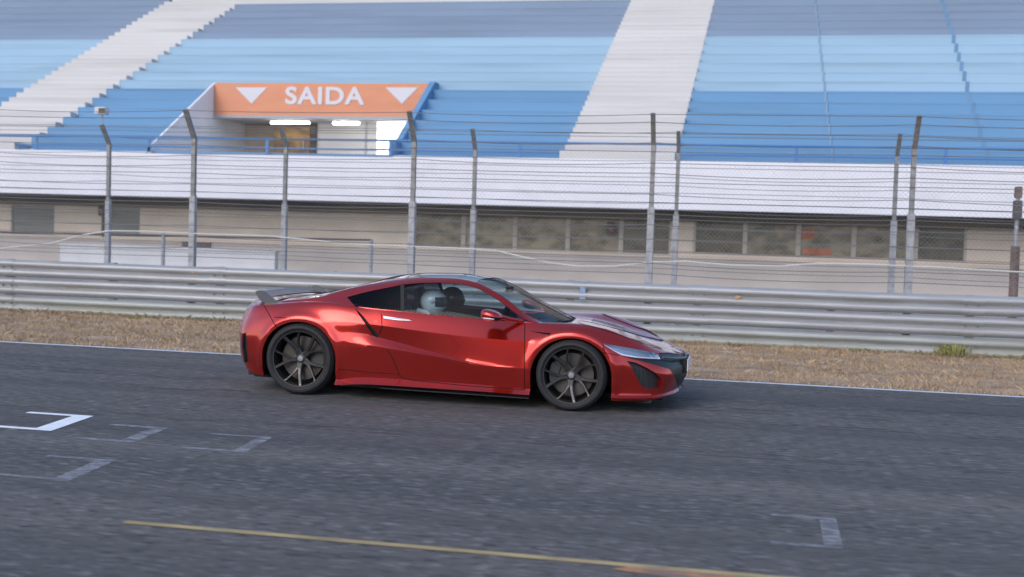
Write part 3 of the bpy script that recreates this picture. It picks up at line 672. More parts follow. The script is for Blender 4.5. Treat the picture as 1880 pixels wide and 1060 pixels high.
rows = [
 # R0 lower edge
 U([(-2.5,-2.08,0,.22),(-2.2,-2.04,.5,.21),(-2.0,-1.93,.77,.195),(-1.8,.86,.17),(-1.64,.90,.155),(-1.32,.93,.14),(-.94,.955,.118),(-.55,.955,.135),(0,.94,.13),(.5,.93,.125),(.92,.93,.118),(1.3,.93,.13),(1.65,.92,.118),(1.9,.86,.125),(2.05,2.04,.78,.13),(2.2,2.15,.6,.145),(2.35,2.22,.35,.15),(2.6,2.25,0,.155)]),
 # R1 skirt outer edge
 U([(-2.5,-2.12,0,.28),(-2.2,-2.08,.5,.28),(-2.0,-1.955,.79,.265),(-1.8,.872,.25),(-1.64,.93,.25),(-1.32,.955,.22),(-.94,.995,.122),(-.75,1.008,.145),(-.55,1.002,.15),(0,.986,.145),(.5,.974,.14),(.92,.968,.132),(1.3,.95,.18),(1.65,.94,.15),(1.9,.88,.148),(2.05,2.04,.795,.15),(2.2,2.17,.605,.16),(2.35,2.24,.36,.165),(2.6,2.27,0,.17)]),
 # R2 skirt inner edge
 U([(-2.5,-2.15,0,.35),(-2.2,-2.11,.5,.35),(-2.0,-1.965,.80,.34),(-1.8,.885,.33),(-1.64,.945,.32),(-1.32,.96,.30),(-.94,.955,.165),(-.75,.938,.203),(-.55,.93,.208),(0,.919,.2),(.5,.915,.194),(.92,.922,.18),(1.3,.945,.23),(1.65,.915,.175),(1.9,.853,.168),(2.05,2.03,.77,.168),(2.2,2.15,.595,.178),(2.35,2.22,.345,.185),(2.6,2.25,0,.19)]),
 # R3 widest line under the scoop
 U([(-2.5,-2.17,0,.48),(-2.2,-2.13,.5,.48),(-2.0,-1.965,.82,.48),(-1.8,.89,.49),(-1.64,.95,.50),(-1.32,.967,.50),(-.94,.965,.525),(-.7,.962,.52),(-.42,.957,.49),(.03,.952,.438),(.49,.945,.382),(.92,.94,.36),(1.3,.945,.40),(1.65,.925,.40),(1.9,.85,.36),(2.05,2.04,.77,.33),(2.2,2.18,.6,.30),(2.35,2.26,.35,.29),(2.6,2.295,0,.29)]),
 # R4 scoop crease
 U([(-2.5,-2.18,0,.56),(-2.2,-2.14,.5,.56),(-2.0,-1.96,.82,.56),(-1.8,.885,.57),(-1.64,.945,.585),(-1.32,.962,.60),(-.94,.957,.615),(-.72,.935,.615),(-.546,.897,.585),(-.3,.895,.535),(-.09,.908,.492),(.2,.925,.438),(.44,.937,.395),(.92,.94,.385),(1.3,.94,.50),(1.65,.922,.48),(1.9,.845,.43),(2.05,2.04,.77,.39),(2.2,2.185,.6,.35),(2.35,2.27,.35,.34),(2.6,2.305,0,.34)]),
 # R5 shoulder line
 U([(-2.5,-2.17,0,.68),(-2.2,-2.12,.5,.68),(-2.0,-1.93,.795,.68),(-1.8,.86,.70),(-1.64,.915,.725),(-1.32,.952,.742),(-.94,.942,.735),(-.7,.928,.712),(-.55,.917,.702),(0,.918,.655),(.45,.921,.628),(.9,.925,.618),(1.1,.928,.68),(1.3,.93,.705),(1.5,.915,.672),(1.65,.89,.61),(1.9,.82,.52),(2.05,2.03,.735,.475),(2.2,2.17,.58,.43),(2.35,2.27,.34,.405),(2.6,2.31,0,.40)]),
 # R6 belt / wing crest
 U([(-2.5,-2.13,0,.80),(-2.2,-2.06,.45,.81),(-2.0,-1.90,.745,.815),(-1.8,.80,.825),(-1.54,.835,.86),(-1.32,.85,.885),(-1.09,.857,.893),(-.87,.862,.872),(-.7,.855,.85),(-.34,.822,.832),(.24,.802,.802),(.65,.79,.785),(.91,.787,.78),(1.1,.81,.79),(1.32,.815,.795),(1.55,.785,.762),(1.65,.765,.735),(1.8,.715,.672),(1.95,.645,.61),(2.05,2.03,.57,.57),(2.2,2.14,.42,.53),(2.35,2.22,.22,.505),(2.6,2.25,0,.495)]),
 # R7 deck / bonnet crease, door inner edge along the cabin
 U([(-2.5,-2.08,0,.86),(-2.2,-2.0,.40,.868),(-2.0,-1.87,.62,.862),(-1.7,.66,.86),(-1.32,.70,.862),(-1.0,.73,.862),(-.8,.76,.84),(-.68,.775,.82),(-.34,.765,.80),(.24,.755,.775),(.65,.745,.758),(.86,.70,.757),(1.0,.62,.765),(1.2,.60,.758),(1.5,.57,.715),(1.8,.50,.632),(1.95,.455,.59),(2.05,2.04,.41,.56),(2.2,2.15,.29,.525),(2.35,2.23,.15,.507),(2.6,2.252,0,.497)]),
 U([(-2.5,-2.06,0,.87),(-2.2,-1.98,.2,.878),(-2.0,-1.87,.32,.872),(-1.7,.36,.87),(-1.0,.40,.862),(-.80,.42,.82),(-.70,.64,.36),(-.5,.66,.32),(0,.66,.31),(.45,.64,.33),(.66,.58,.52),(.86,.46,.72),(1.0,.40,.765),(1.2,.36,.757),(1.5,.33,.702),(1.8,.28,.622),(2.05,2.04,.21,.556),(2.2,2.16,.15,.525),(2.35,2.235,.08,.508),(2.6,2.255,0,.498)]),
 U([(-2.5,-2.05,0,.872),(-2.2,-1.97,0,.88),(-2.0,-1.87,0,.876),(-1.7,0,.87),(-1.0,0,.86),(-.80,0,.80),(-.70,0,.34),(-.5,0,.31),(0,0,.30),(.45,0,.31),(.66,0,.5),(.86,0,.715),(1.0,0,.762),(1.2,0,.756),(1.5,0,.698),(1.8,0,.617),(2.05,2.04,0,.554),(2.2,2.165,0,.524),(2.35,2.24,0,.508),(2.6,2.256,0,.498)]),
]
sharp = [1, bandf(-1.1,-.95,.95,1.1,.9,.3), bandf(-1.1,-.95,.95,1.1,.9,.3), bandf(-.95,-.7,.1,.5,.85,.0), bandf(-.95,-.65,.1,.5,.92,.0),
         bandf(-.95,-.6,.85,1.05,.97,.1), lambda u: .25+.5*bandf(-.8,-.6,.9,1.0,1)(u)+.35*sm(1.4, 1.7, u), lambda u: .15+.8*bandf(-.9,-.75,.85,.95,1)(u)+.3*sm(1.0, 1.2, u), lambda u: .9*bandf(-.9,-.75,.85,.95,1)(u), 0]
us = np.arange(-2.5, 2.601, .0175); PER = 8
SB = surface(rows, sharp, us, PER)
# wing lips swelling around the wheel openings
for (xc, zc, rr, A) in ((-1.325, .345, .40, .014), (1.293, .325, .395, .014)):
    d = np.hypot(SB[..., 0]-xc, SB[..., 2]-zc); k = (SB[..., 1] > .75)
    SB[..., 1] += A*np.exp(-((d-rr)/.045)**2)*k*np.clip((SB[..., 2]-.15)/.1, 0, 1)
SB[..., 1] = np.maximum(SB[..., 1], 0); SB[0, :, 1] = 0; SB[-1, :, 1] = 0; SB[:, -1, 1] = 0
# greenhouse
G = [
 U([(-1.9,.60,.78),(-1.6,.66,.80),(-1.25,.72,.83),(-1.0,.80,.84),(-.82,.838,.845),(-.7,.835,.835),(-.34,.812,.818),(.24,.795,.79),(.65,.782,.772),(.86,.772,.765),(1.0,.93,.76,.762)]),
 U([(-1.9,.595,.79),(-1.6,.65,.83),(-1.25,.71,.875),(-1.0,.79,.868),(-.82,.828,.868),(-.7,.825,.862),(-.34,.805,.842),(.24,.79,.812),(.65,.777,.794),(.86,.768,.784),(1.0,.95,.755,.776)]),
 U([(-1.9,.575,.815),(-1.6,.635,.862),(-1.25,.69,.905),(-.936,.722,.943),(-.709,.700,1.012),(-.396,.665,1.082),(-.078,.645,1.108),(.19,.642,1.097),(.38,.652,1.048),(.547,.675,.963),(.715,.71,.862),(.86,.742,.80),(1.0,.965,.745,.782)]),
 U([(-1.9,.55,.83),(-1.6,.61,.878),(-1.243,.66,.926),(-1.057,.64,.991),(-.744,.60,1.070),(-.425,.565,1.132),(-.21,.555,1.153),(.061,.555,1.157),(.276,.565,1.134),(.44,.585,1.073),(.608,.615,.988),(.838,.672,.835),(1.0,.985,.71,.782)]),
 U([(-1.9,.32,.862),(-1.6,.34,.897),(-1.25,.34,.965),(-.9,.33,1.055),(-.6,.31,1.132),(-.3,.30,1.172),(0,.30,1.182),(.25,.31,1.156),(.45,.33,1.092),(.65,.35,1.0),(.85,.38,.90),(1.0,1.10,.40,.778)]),
 U([(-1.9,0,.87),(-1.65,0,.902),(-1.296,0,.972),(-.945,0,1.06),(-.656,0,1.14),(-.369,0,1.18),(0,0,1.19),(.2,0,1.168),(.425,0,1.105),(.651,0,1.006),(.875,0,.906),(1.0,1.155,0,.775)]),
]
gus = np.concatenate([np.arange(-1.9, .86, .0175), np.linspace(.86, 1.0, 16)])
SG = surface(G, [1, .3, .55, .45, .0, 0], gus, 8, 3)
SG[:, -1, 1] = 0

def grid_bm(S, zone):
    bm = bmesh.new(); ly = bm.faces.layers.int.new('zone'); nu, nr = S.shape[:2]
    vv = [[bm.verts.new((S[i, j, 0], -S[i, j, 1], S[i, j, 2])) for j in range(nr)] for i in range(nu)]
    for i in range(nu-1):
        for j in range(nr-1):
            q = [vv[i][j], vv[i+1][j], vv[i+1][j+1], vv[i][j+1]]
            f = bm.faces.new(q); f[ly] = zone(i, j); f.smooth = True
    bmesh.ops.remove_doubles(bm, verts=bm.verts[:], dist=1e-5)
    bmesh.ops.dissolve_degenerate(bm, dist=1e-5, edges=bm.edges[:])
    bm.normal_update()
    return bm
def zoneB(i, j):
    r = j/PER; u = us[i]
    if r >= 6.999 and -.86 < u < .90: return 3      # cabin tub
    if r >= 6: return 2                             # decks
    return 1
bmB = grid_bm(SB, zoneB)
bmG = grid_bm(SG, lambda i, j: 4 if j/8 < 3 else 5)

# ---- cutting shapes along sight lines or across the car
def pix(p):
    d = np.asarray(p)-CL; z = d@CF
    return (940+F_PX*(d@CR)/z, 530-F_PX*(d@CU)/z)
def inside(q, poly):
    x, y = q; c = False; n = len(poly)
    for i in range(n):
        x1, y1 = poly[i]; x2, y2 = poly[(i+1) % n]
        if (y1 > y) != (y2 > y) and x < (x2-x1)*(y-y1)/(y2-y1)+x1: c = not c
    return c
def cut(bm, poly, zones, mode='pix'):
    """split faces along the polygon's edges and return the faces inside it"""
    ly = bm.faces.layers.int['zone']; bm.faces.ensure_lookup_table()
    pj = pix if mode == 'pix' else (lambda p: (p[0], p[2])) if mode == 'xz' else (lambda p: (p[0], -p[1]))
    mg = 3 if mode == 'pix' else .03
    xs = [p[0] for p in poly]; ys = [p[1] for p in poly]; bb = (min(xs)-mg, max(xs)+mg, min(ys)-mg, max(ys)+mg)
    def box_of(f):
        q = [pj(v.co) for v in f.verts]; a = [p[0] for p in q]; b2 = [p[1] for p in q]; return min(a), max(a), min(b2), max(b2)
    cand = []
    for f in bm.faces:
        if f[ly] not in zones: continue
        b_ = box_of(f)
        if b_[1] < bb[0] or b_[0] > bb[1] or b_[3] < bb[2] or b_[2] > bb[3]: continue
        cand.append(f)
    for i in range(len(poly)):
        (xa, ya), (xb, yb) = poly[i], poly[(i+1) % len(poly)]
        if abs(xa-xb)+abs(ya-yb) < 1e-6: continue
        if mode == 'pix':
            n = np.cross(ray(xa, ya), ray(xb, yb)); o = CL
        elif mode == 'xz': n = np.array([-(yb-ya), 0, xb-xa]); o = np.array([xa, 0, ya])
        else: n = np.array([-(yb-ya), -(xb-xa), 0]); o = np.array([xa, -ya, 0])
        n = n/np.linalg.norm(n); e = (min(xa, xb)-mg*.3, max(xa, xb)+mg*.3, min(ya, yb)-mg*.3, max(ya, yb)+mg*.3)
        hit = []
        for f in cand:
            if not f.is_valid: continue
            b_ = box_of(f)
            if b_[1] < e[0] or b_[0] > e[1] or b_[3] < e[2] or b_[2] > e[3]: continue
            hit.append(f)
        if not hit: continue
        geom = list({v for f in hit for v in f.verts})+list({ed for f in hit for ed in f.edges})+hit
        old = set(hit)
        r = bmesh.ops.bisect_plane(bm, geom=geom, dist=1e-6, plane_co=Vector(o), plane_no=Vector(n))
        new = [g_ for g_ in r['geom'] if isinstance(g_, bmesh.types.BMFace)]
        cand = [f for f in cand if f.is_valid]+[f for f in new if f not in old]
        cand = list(dict.fromkeys(cand))
    res = []
    for f in cand:
        if f.is_valid and f[ly] in zones and inside(pj(f.calc_center_median()), poly): res.append(f)
    return res
def biggest(faces):
    left = set(faces); best = []; bs = -1
    while left:
        st = [left.pop()]; g_ = [st[0]]
        while st:
            f = st.pop()
            for e in f.edges:
                for h in e.link_faces:
                    if h in left: left.discard(h); st.append(h); g_.append(h)
        sc = sum(f.calc_area()*max(0, f.normal.dot((Vector(CL)-f.calc_center_median()).normalized())) for f in g_)
        if sc > bs: best, bs = g_, sc
    return best
def extract(bm, faces, depth=0., rim=True, zone=None, rim_mat=None, keep=False):
    """lift faces out into MB data, pushed in by depth along the surface, with a rim where it is recessed"""
    bm.normal_update(); vs = {}; V = []; Fc = []; MI = []
    fs = set(faces)
    for f in faces:
        for v in f.verts:
            if v not in vs: vs[v] = len(V); V.append(v.co-v.normal*depth)
        Fc.append([vs[v] for v in f.verts]); MI.append(0)
    if rim and abs(depth) > 1e-6:
        top = {}
        for f in faces:
            for lp in f.loops:
                e = lp.edge
                if sum(1 for g_ in e.link_faces if g_ in fs) == 1:
                    a, b2 = lp.vert, lp.link_loop_next.vert
                    for v in (a, b2):
                        if v not in top: top[v] = len(V); V.append(v.co.copy())
                    q = [vs[b2], vs[a], top[a], top[b2]] if depth > 0 else [vs[b2], vs[a], top[a], top[b2]]
                    Fc.append(q); MI.append(1)
    if not keep:
        bmesh.ops.delete(bm, geom=list(fs), context='FACES')
    return V, Fc, MI
def mesh_of(name, data, mats, mirror=False, parent=car, sharp=30, both=False):
    V, Fc, MI = data; sets = []
    me = bpy.data.meshes.new(name)
    vv = [tuple(v) for v in V]; ff = [tuple(f) for f in Fc]; mi = list(MI)
    if mirror: vv = [(x, -y, z) for x, y, z in vv]; ff = [f[::-1] for f in ff]
    if both:
        n = len(vv); ff = ff+[tuple(i+n for i in f[::-1]) for f in ff]; vv = vv+[(x, -y, z) for x, y, z in vv]; mi = mi+mi
    me.from_pydata(vv, [], ff)
    for m_ in (mats if isinstance(mats, (list, tuple)) else [mats]): me.materials.append(m_)
    nm_ = len(me.materials); me.polygons.foreach_set('material_index', [min(i, nm_-1) for i in mi]); me.polygons.foreach_set('use_smooth', [True]*len(ff))
    bm = bmesh.new(); bm.from_mesh(me)
    bmesh.ops.remove_doubles(bm, verts=bm.verts[:], dist=1e-5); bm.to_mesh(me); bm.free()
    me.set_sharp_from_angle(angle=R(sharp)); me.update()
    return link_mesh(name, me, parent)
def pair(name, data, mats, parents=None, **k):
    a_ = mesh_of(name, data, mats, False, (parents or (car, car))[0], **k); b2 = mesh_of(name, data, mats, True, (parents or (car, car))[1], **k); return a_, b2
def strip(pts, wd):
    """closed outline of a polyline thickened to wd pixels"""
    P = [np.array(p, float) for p in pts]; Lf = []; Rt = []
    for i, p in enumerate(P):
        t = P[min(i+1, len(P)-1)]-P[max(i-1, 0)]; t /= np.linalg.norm(t); n = np.array([-t[1], t[0]])*wd/2
        Lf.append(tuple(p+n)); Rt.append(tuple(p-n))
    return Lf+Rt[::-1]

# wheel openings
def arch_poly(xc, zc, ra, rb):
    p = [(xc+ra*math.cos(a), zc+rb*math.sin(a)) for a in np.linspace(0, math.pi, 36)]
    return [(xc+ra, -.2)]+p+[(xc-ra, -.2)]
arch_edges = []
for xc, zc, ra, rb in ((-1.322, .352, .378, .352), (1.293, .318, .372, .352)):
    fs = cut(bmB, arch_poly(xc, zc, ra, rb), (1,), 'xz')
    bmesh.ops.delete(bmB, geom=fs, context='FACES')
# ---- side features (outlines in photo pixels, cut through the surface)
def feature(poly, zones, name, depth, mats, bm=None, **k):
    fs = biggest(cut(bm or bmB, poly, zones)); d = extract(bm or bmB, fs, depth); return pair(name, d, mats, **k)
HL = [(1105, 630.5), (1128, 634.5), (1152, 638.5), (1180, 643.5), (1206, 648.5), (1212, 659.5), (1190, 658.5), (1166, 656.5), (1142, 652.5), (1124, 643)]
fsh = cut(bmB, HL, (1, 2)); cover = extract(bmB, fsh, .002, keep=True); dhl = extract(bmB, fsh, .035, keep=True)
hl = pair('headlight', dhl, [M['lens'], M['chrome']])
pair('lamp_cover', cover, M['lamp_cover'], parents=hl)
guide = [(1106.5, 631.5), (1112, 633), (1127, 643), (1144, 650.3), (1167, 654), (1190, 656), (1211, 657), (1211.5, 659), (1190, 658.2), (1166, 656.2), (1142, 652.2), (1124, 643)]
fsg = cut(bmB, guide, (1, 2)); dg = extract(bmB, biggest(fsg), .008, rim=False, keep=True); pair('light_guide', dg, M['lamp_white'], parents=hl)
bmesh.ops.delete(bmB, geom=cut(bmB, HL, (1, 2)), context='FACES')
for i in range(6):
    x0 = 1136+i*11.5; y0 = 643+i*1.9
    mb = MB()
    A = [c2(x0, y0, .80-.028*i), c2(x0+8.5, y0+1.6, .785-.028*i), c2(x0+9, y0+6.6, .785-.028*i), c2(x0+1, y0+5.2, .80-.028*i)]
    n = Vector((.35, -.8, .35)).normalized()
    mb.add([p-n*.004 for p in A]+[p+n*.006 for p in A], [(4, 5, 6, 7), (0, 1, 5, 4), (1, 2, 6, 5), (2, 3, 7, 6), (3, 0, 4, 7)])
    o1 = mb.build('lamp_cell', M['chrome'], hl[0]); o2 = o1.copy(); o2.data = o1.data.copy(); o2.data.transform(Matrix.Diagonal((1, -1, 1, 1))); o2.data.flip_normals(); COL.objects.link(o2); o2.parent = hl[1]
GAR = [(1139, 653.5), (1166, 657.6), (1190, 659.8), (1213, 660.6), (1208, 648.6), (1222, 648), (1300, 640), (1300, 735), (1262, 728), (1247, 719), (1243, 706), (1239, 692), (1229, 678), (1198, 669), (1160, 659.5)]
feature(GAR, (1,), 'front_grille', .006, [M['trim_black'], M['black']])
feature([(1151, 663), (1166, 665.5), (1185, 674), (1204, 685), (1215, 697), (1215.5, 712), (1192, 715.5), (1177, 708), (1169, 693), (1160, 675)], (1,), 'front_intake', .045, [M['grille'], M['paint']])
feature([(651, 565), (659, 573), (668, 582), (684, 602), (697, 617), (693, 621), (684, 614), (670, 594), (658, 577)], (1,), 'side_intake', .05, [M['black'], M['black']])
feature([(445, 613), (452, 611), (454, 640), (457, 665), (449, 666), (445, 640)], (1,), 'rear_vent', .02, [M['black_gloss'], M['black']])
feature([(973, 608.3), (1012, 612.2), (1008, 616), (990, 612)], (1,), 'wing_slit', .02, [M['black'], M['black']])
# panel gaps
gapsV = []
def gap(pts, wd=1.5, zones=(1,)):
    fs = cut(bmB, strip(pts, wd), zones); pair('panel_gap', extract(bmB, fs, .007), [M['gap'], M['gap']])
gap([(484, 559), (492, 574), (503, 594), (509, 603)])
gap([(503, 582.5), (527, 584.5)], 1.3)
gap([(700.5, 577), (701, 590), (701.5, 603), (696, 613)])
gap([(711, 641.5), (724, 664), (734, 690), (740, 694.5), (760, 699), (850, 708), (963, 716)])
gap([(963.5, 594), (963, 650), (963, 716)])
gap([(620, 678), (680, 684), (731, 688)], 1.2)
gap([(1106, 633), (1112, 648.5), (1136, 653)], 1.2)
gap([(1098, 647), (1112, 648.5)], 1.2)
gap([(1062, 593), (1088, 600), (1125, 611.5), (1165, 625), (1206, 640)], 1.1, (1, 2))
# door skin with its handle
DOOR = [(701.5, 576), (740, 574.5), (850, 585), (930, 592), (963, 594.5), (963, 650), (963, 716), (850, 708), (760, 699), (740, 694.5), (734, 690), (724, 664), (711, 641.5), (697, 620.5), (697, 612.8), (702, 603), (701, 590)]
fs = cut(bmB, DOOR, (1,)); hs = [(703.5, 581.3), (728, 584.8), (751, 588), (757, 590.6), (728, 588.6), (705.5, 585.9)]
door = pair('door', extract(bmB, fs, 0), M['paint'])
P4 = [c2(x, y, .905) for x, y in hs]
# a raised bar that follows the door skin: ray-cast outline onto the door
dep = bpy.context.evaluated_depsgraph_get()
def on_skin(o, x, y):
    d = Vector(ray(x, y)).normalized(); hit, loc, nor, _ = o.ray_cast(Vector(CL), d); return (loc, nor) if hit else (c2(x, y, .91), Vector((0, -1, 0)))
bpy.context.view_layer.update()
H_ = [on_skin(door[0], x, y) for x, y in hs]
mb = MB(); k = len(hs); mb.add([l+n*.001 for l, n in H_]+[l+n*.011 for l, n in H_], [tuple(range(k, 2*k))]+[(i, (i+1) % k, k+(i+1) % k, k+i) for i in range(k)])
h1 = mb.build('handle', M['silver'], door[0]); h2 = h1.copy(); h2.data = h1.data.copy(); h2.data.transform(Matrix.Diagonal((1, -1, 1, 1))); h2.data.flip_normals(); COL.objects.link(h2); h2.parent = door[1]
# bonnet vents and dark cowl
fs = cut(bmB, [(1.0, .0), (1.0, .58), (1.06, .60), (1.14, .42), (1.165, 0)], (2, 3), 'xy')
mesh_of('cowl', extract(bmB, fs, .012), [M['black'], M['black']], both=True)
fs = cut(bmB, [(1.30, .36), (1.30, .55), (1.62, .50), (1.66, .34)], (2,), 'xy')
pair('bonnet_vent', extract(bmB, fs, .004), [M['carbon'], M['carbon']])
# cabin tub
ly = bmB.faces.layers.int['zone']
fs = [f for f in bmB.faces if f[ly] == 3]
mesh_of('cabin_tub', extract(bmB, fs, 0), M['interior'], both=True)
# tail lamps
fs = cut(bmB, [(-2.3, .66), (-2.3, .75), (-1.955, .765), (-1.93, .70), (-2.0, .66)], (1,), 'xz')
pair('tail_light', extract(bmB, fs, .004), [M['tail_red'], M['black']])

# ---- greenhouse openings
WIN = [(637, 546), (660, 539.5), (690, 532.5), (740, 522.5), (770, 519.8), (800, 519), (828, 520), (850, 522.5), (870, 527), (885, 533), (902, 543), (918, 553), (945, 574), (962, 586), (976, 591.8), (930, 591), (850, 583.5), (740, 572.5), (652, 563)]
def wslice(x0, x1):
    """part of the side opening between two pixel columns (the line leans with the door frame)"""
    out = []; n = len(WIN)
    def clip(poly, xc, keep_gt):
        r = []
        for i in range(len(poly)):
            a_, b2 = poly[i], poly[(i+1) % len(poly)]; ia = (a_[0] > xc) == keep_gt; ib = (b2[0] > xc) == keep_gt
            if ia: r.append(a_)
            if ia != ib:
                t = (xc-a_[0])/(b2[0]-a_[0]); r.append((xc, a_[1]+t*(b2[1]-a_[1])))
        return r
    p = WIN
    if x0: p = clip(p, x0, True)
    if x1: p = clip(p, x1, False)
    return p
fs = cut(bmG, wslice(None, 735), (4,)); d = extract(bmG, fs, .004); qw = pair('quarter_window', d, [M['glass_dark'], M['black_gloss']])
fs = cut(bmG, wslice(735, 742), (4,)); pair('door_pillar', extract(bmG, fs, .003), [M['black'], M['black']])
fs = cut(bmG, wslice(742, 949), (4,)); pair('side_window', extract(bmG, fs, .006), [M['glass'], M['black']])
fs = cut(bmG, wslice(949, None), (4,)); pair('mirror_base', extract(bmG, fs, .003), [M['black_gloss'], M['black']])
fs = cut(bmG, [(.28, -.02), (.285, .30), (.31, .70), (1.3, .9), (1.3, -.02)], (5,), 'xy')
mesh_of('windscreen', extract(bmG, fs, .004), [M['windscreen'], M['black']], both=True)
fs = cut(bmG, [(-.44, -.02), (-.43, .30), (-.39, .70), (.31, .70), (.285, .30), (.28, -.02)], (5,), 'xy')
mesh_of('roof', extract(bmG, fs, .003), [M['black_gloss'], M['black']], both=True)
fs = cut(bmG, [(-1.45, -.02), (-1.42, .40), (-.55, .48), (-.50, -.02)], (5,), 'xy')
mesh_of('rear_window', extract(bmG, fs, .006), [M['glass_dark'], M['black']], both=True)

def bm_data(bm):
    bm.verts.index_update(); return [v.co.copy() for v in bm.verts], [[v.index for v in f.verts] for f in bm.faces], [0]*len(bm.faces)
V1, F1, _ = bm_data(bmB); V2, F2, _ = bm_data(bmG); o = len(V1)
# turned-in lips of the wheel openings
lipV, lipF = [], []
for e in bmB.edges:
    if len(e.link_faces) == 1:
        a_, b2 = e.verts
        for xc, zc, ra, rb in ((-1.322, .352, .378, .352), (1.293, .318, .372, .352)):
            def on(v): 
                x, z = v.co.x-xc, v.co.z-zc
                return (z >= -.01 and abs((x/ra)**2+(z/rb)**2-1) < .03) or (z < 0 and abs(abs(x)-ra) < .004 and v.co.z > .05)
            if on(a_) and on(b2) and a_.co.y < -.6:
                k = len(lipV); lipV += [a_.co, b2.co, b2.co+Vector((0, .035, 0)), a_.co+Vector((0, .035, 0))]; lipF.append([k, k+1, k+2, k+3])
o3 = len(V1)+len(V2)
body = mesh_of('body', (V1+V2+lipV, F1+[[i+o for i in f] for f in F2]+[[i+o3 for i in f] for f in lipF], [0]*(len(F1)+len(F2)+len(lipF))), M['paint'], both=True, sharp=28)
bmB.free(); bmG.free()
# wheel-well liners and flat floor
for xc, zc, ra, rb in ((-1.322, .352, .40, .372), (1.293, .318, .395, .372)):
    for s in (-1, 1):
        vs = []; fs = []; na = 24
        for a_ in np.linspace(-.35, math.pi+.35, na):
            for w_ in (.45, .925): vs.append((xc+ra*math.cos(a_), s*w_, max(.08, zc+rb*math.sin(a_))))
        for i in range(na-1): fs.append((2*i, 2*i+1, 2*i+3, 2*i+2))
        fs.append(tuple(range(0, 2*na, 2)))
        MB().add(vs, fs, 0, True).build('wheel_liner', M['black'], car)
mb = MB(); mb.box(-1.95, 2.1, -.55, .55, .10, .14); mb.box(-.93, .90, -.86, .86, .098, .138).box(1.68, 2.02, -.80, .80, .10, .128).box(-1.9, -1.72, -.80, .80, .15, .19)
mb.build('underfloor', M['black'], car)
# black sill blade under the red skirt
for s in (-1, 1):
    mb = MB(); mb.prism([(-.50, .112), (.915, .098), (.915, .106), (0, .117), (-.50, .122)], 'y', s*.90, s*.972); mb.build('sill_blade', M['black'], car)
# rear wing: an arch of thin profile swept across the tail
path = [(-1.58, .74, .846), (-1.66, .745, .853), (-1.73, .74, .868), (-1.79, .72, .886), (-1.835, .68, .899), (-1.875, .58, .905), (-1.905, .38, .908), (-1.92, 0, .909)]
full = path+[(x, -y, z) for x, y, z in path[-2::-1]]
dense = []
P_ = np.array(full); tt = np.linspace(0, len(full)-1, 61)
for j in range(3): dense.append(np.interp(tt, range(len(full)), P_[:, j]))
P_ = np.array(dense).T
for _ in range(3): P_[1:-1] = (P_[:-2]+2*P_[1:-1]+P_[2:])/4
prof = [(.0, .012), (-.05, .018), (-.105, .032), (-.125, .038), (-.12, .030), (-.06, .004), (0, -.012), (.045, -.008), (.055, .002)]
vs = []; fs = []; q = len(prof); nP = len(P_)
for i, p in enumerate(P_):
    ed = abs(i/(nP-1)*2-1); sc = 1-.45*max(0, (ed-.75)/.25)
    for (dx, dz) in prof: vs.append((p[0]+(dx+.06)*sc, p[1], p[2]+dz*sc*1.05))
for i in range(nP-1):
    for k in range(q): fs.append((i*q+k, i*q+(k+1) % q, (i+1)*q+(k+1) % q, (i+1)*q+k))
fs += [tuple(range(q)), tuple(range((nP-1)*q, nP*q))]
MB().add(vs, fs, 0, True).build('rear_wing', M['carbon'], car, sharp=50)
for s in (-1, 1):
    q = [c2(x, y, .735) for x, y in ((469, 535), (477, 533), (485, 534), (499, 545.5), (513, 557), (503, 560), (490, 559.5), (477, 550))]
    MB().prism([(p.x, p.z) for p in q], 'y', s*.72, s*.752).build('wing_end', M['carbon'], car, bevel=.006)
# number plate and nose trim
mb = MB(); pl = MB().box(2.306, 2.316, -.26, .26, .345, .455).build('number_plate', M['plate'], car, bevel=.003)
MB().box(2.3161, 2.3172, -.258, -.215, .348, .452).build('plate_band', M['rail_blue'], pl)
MB().box(2.22, 2.3055, -.27, .27, .33, .462).build('plate_holder', M['black'], car, bevel=.006)
mb = MB(); 
for s in (-1, 1):
    mb = MB(); mb.tube([(2.285, s*.05, .462), (2.27, s*.25, .468), (2.20, s*.46, .483), (2.10, s*.62, .505)], [.012, .012, .011, .008], 8); mb.build('nose_trim', M['carbon'], car)
mb = MB(); mb.lathe([(0, .006), (.04, .005), (.048, 0)], (2.20, 0, .538), 'z', 20); mb.build('badge', M['silver'], car)
# wipers
for a_, b2 in (((1.02, -.10, .805), (.93, -.62, .815)), ((1.05, .28, .80), (.99, -.25, .822))): MB().tube([a_, b2], .008, 6).build('wiper', M['black'], car)
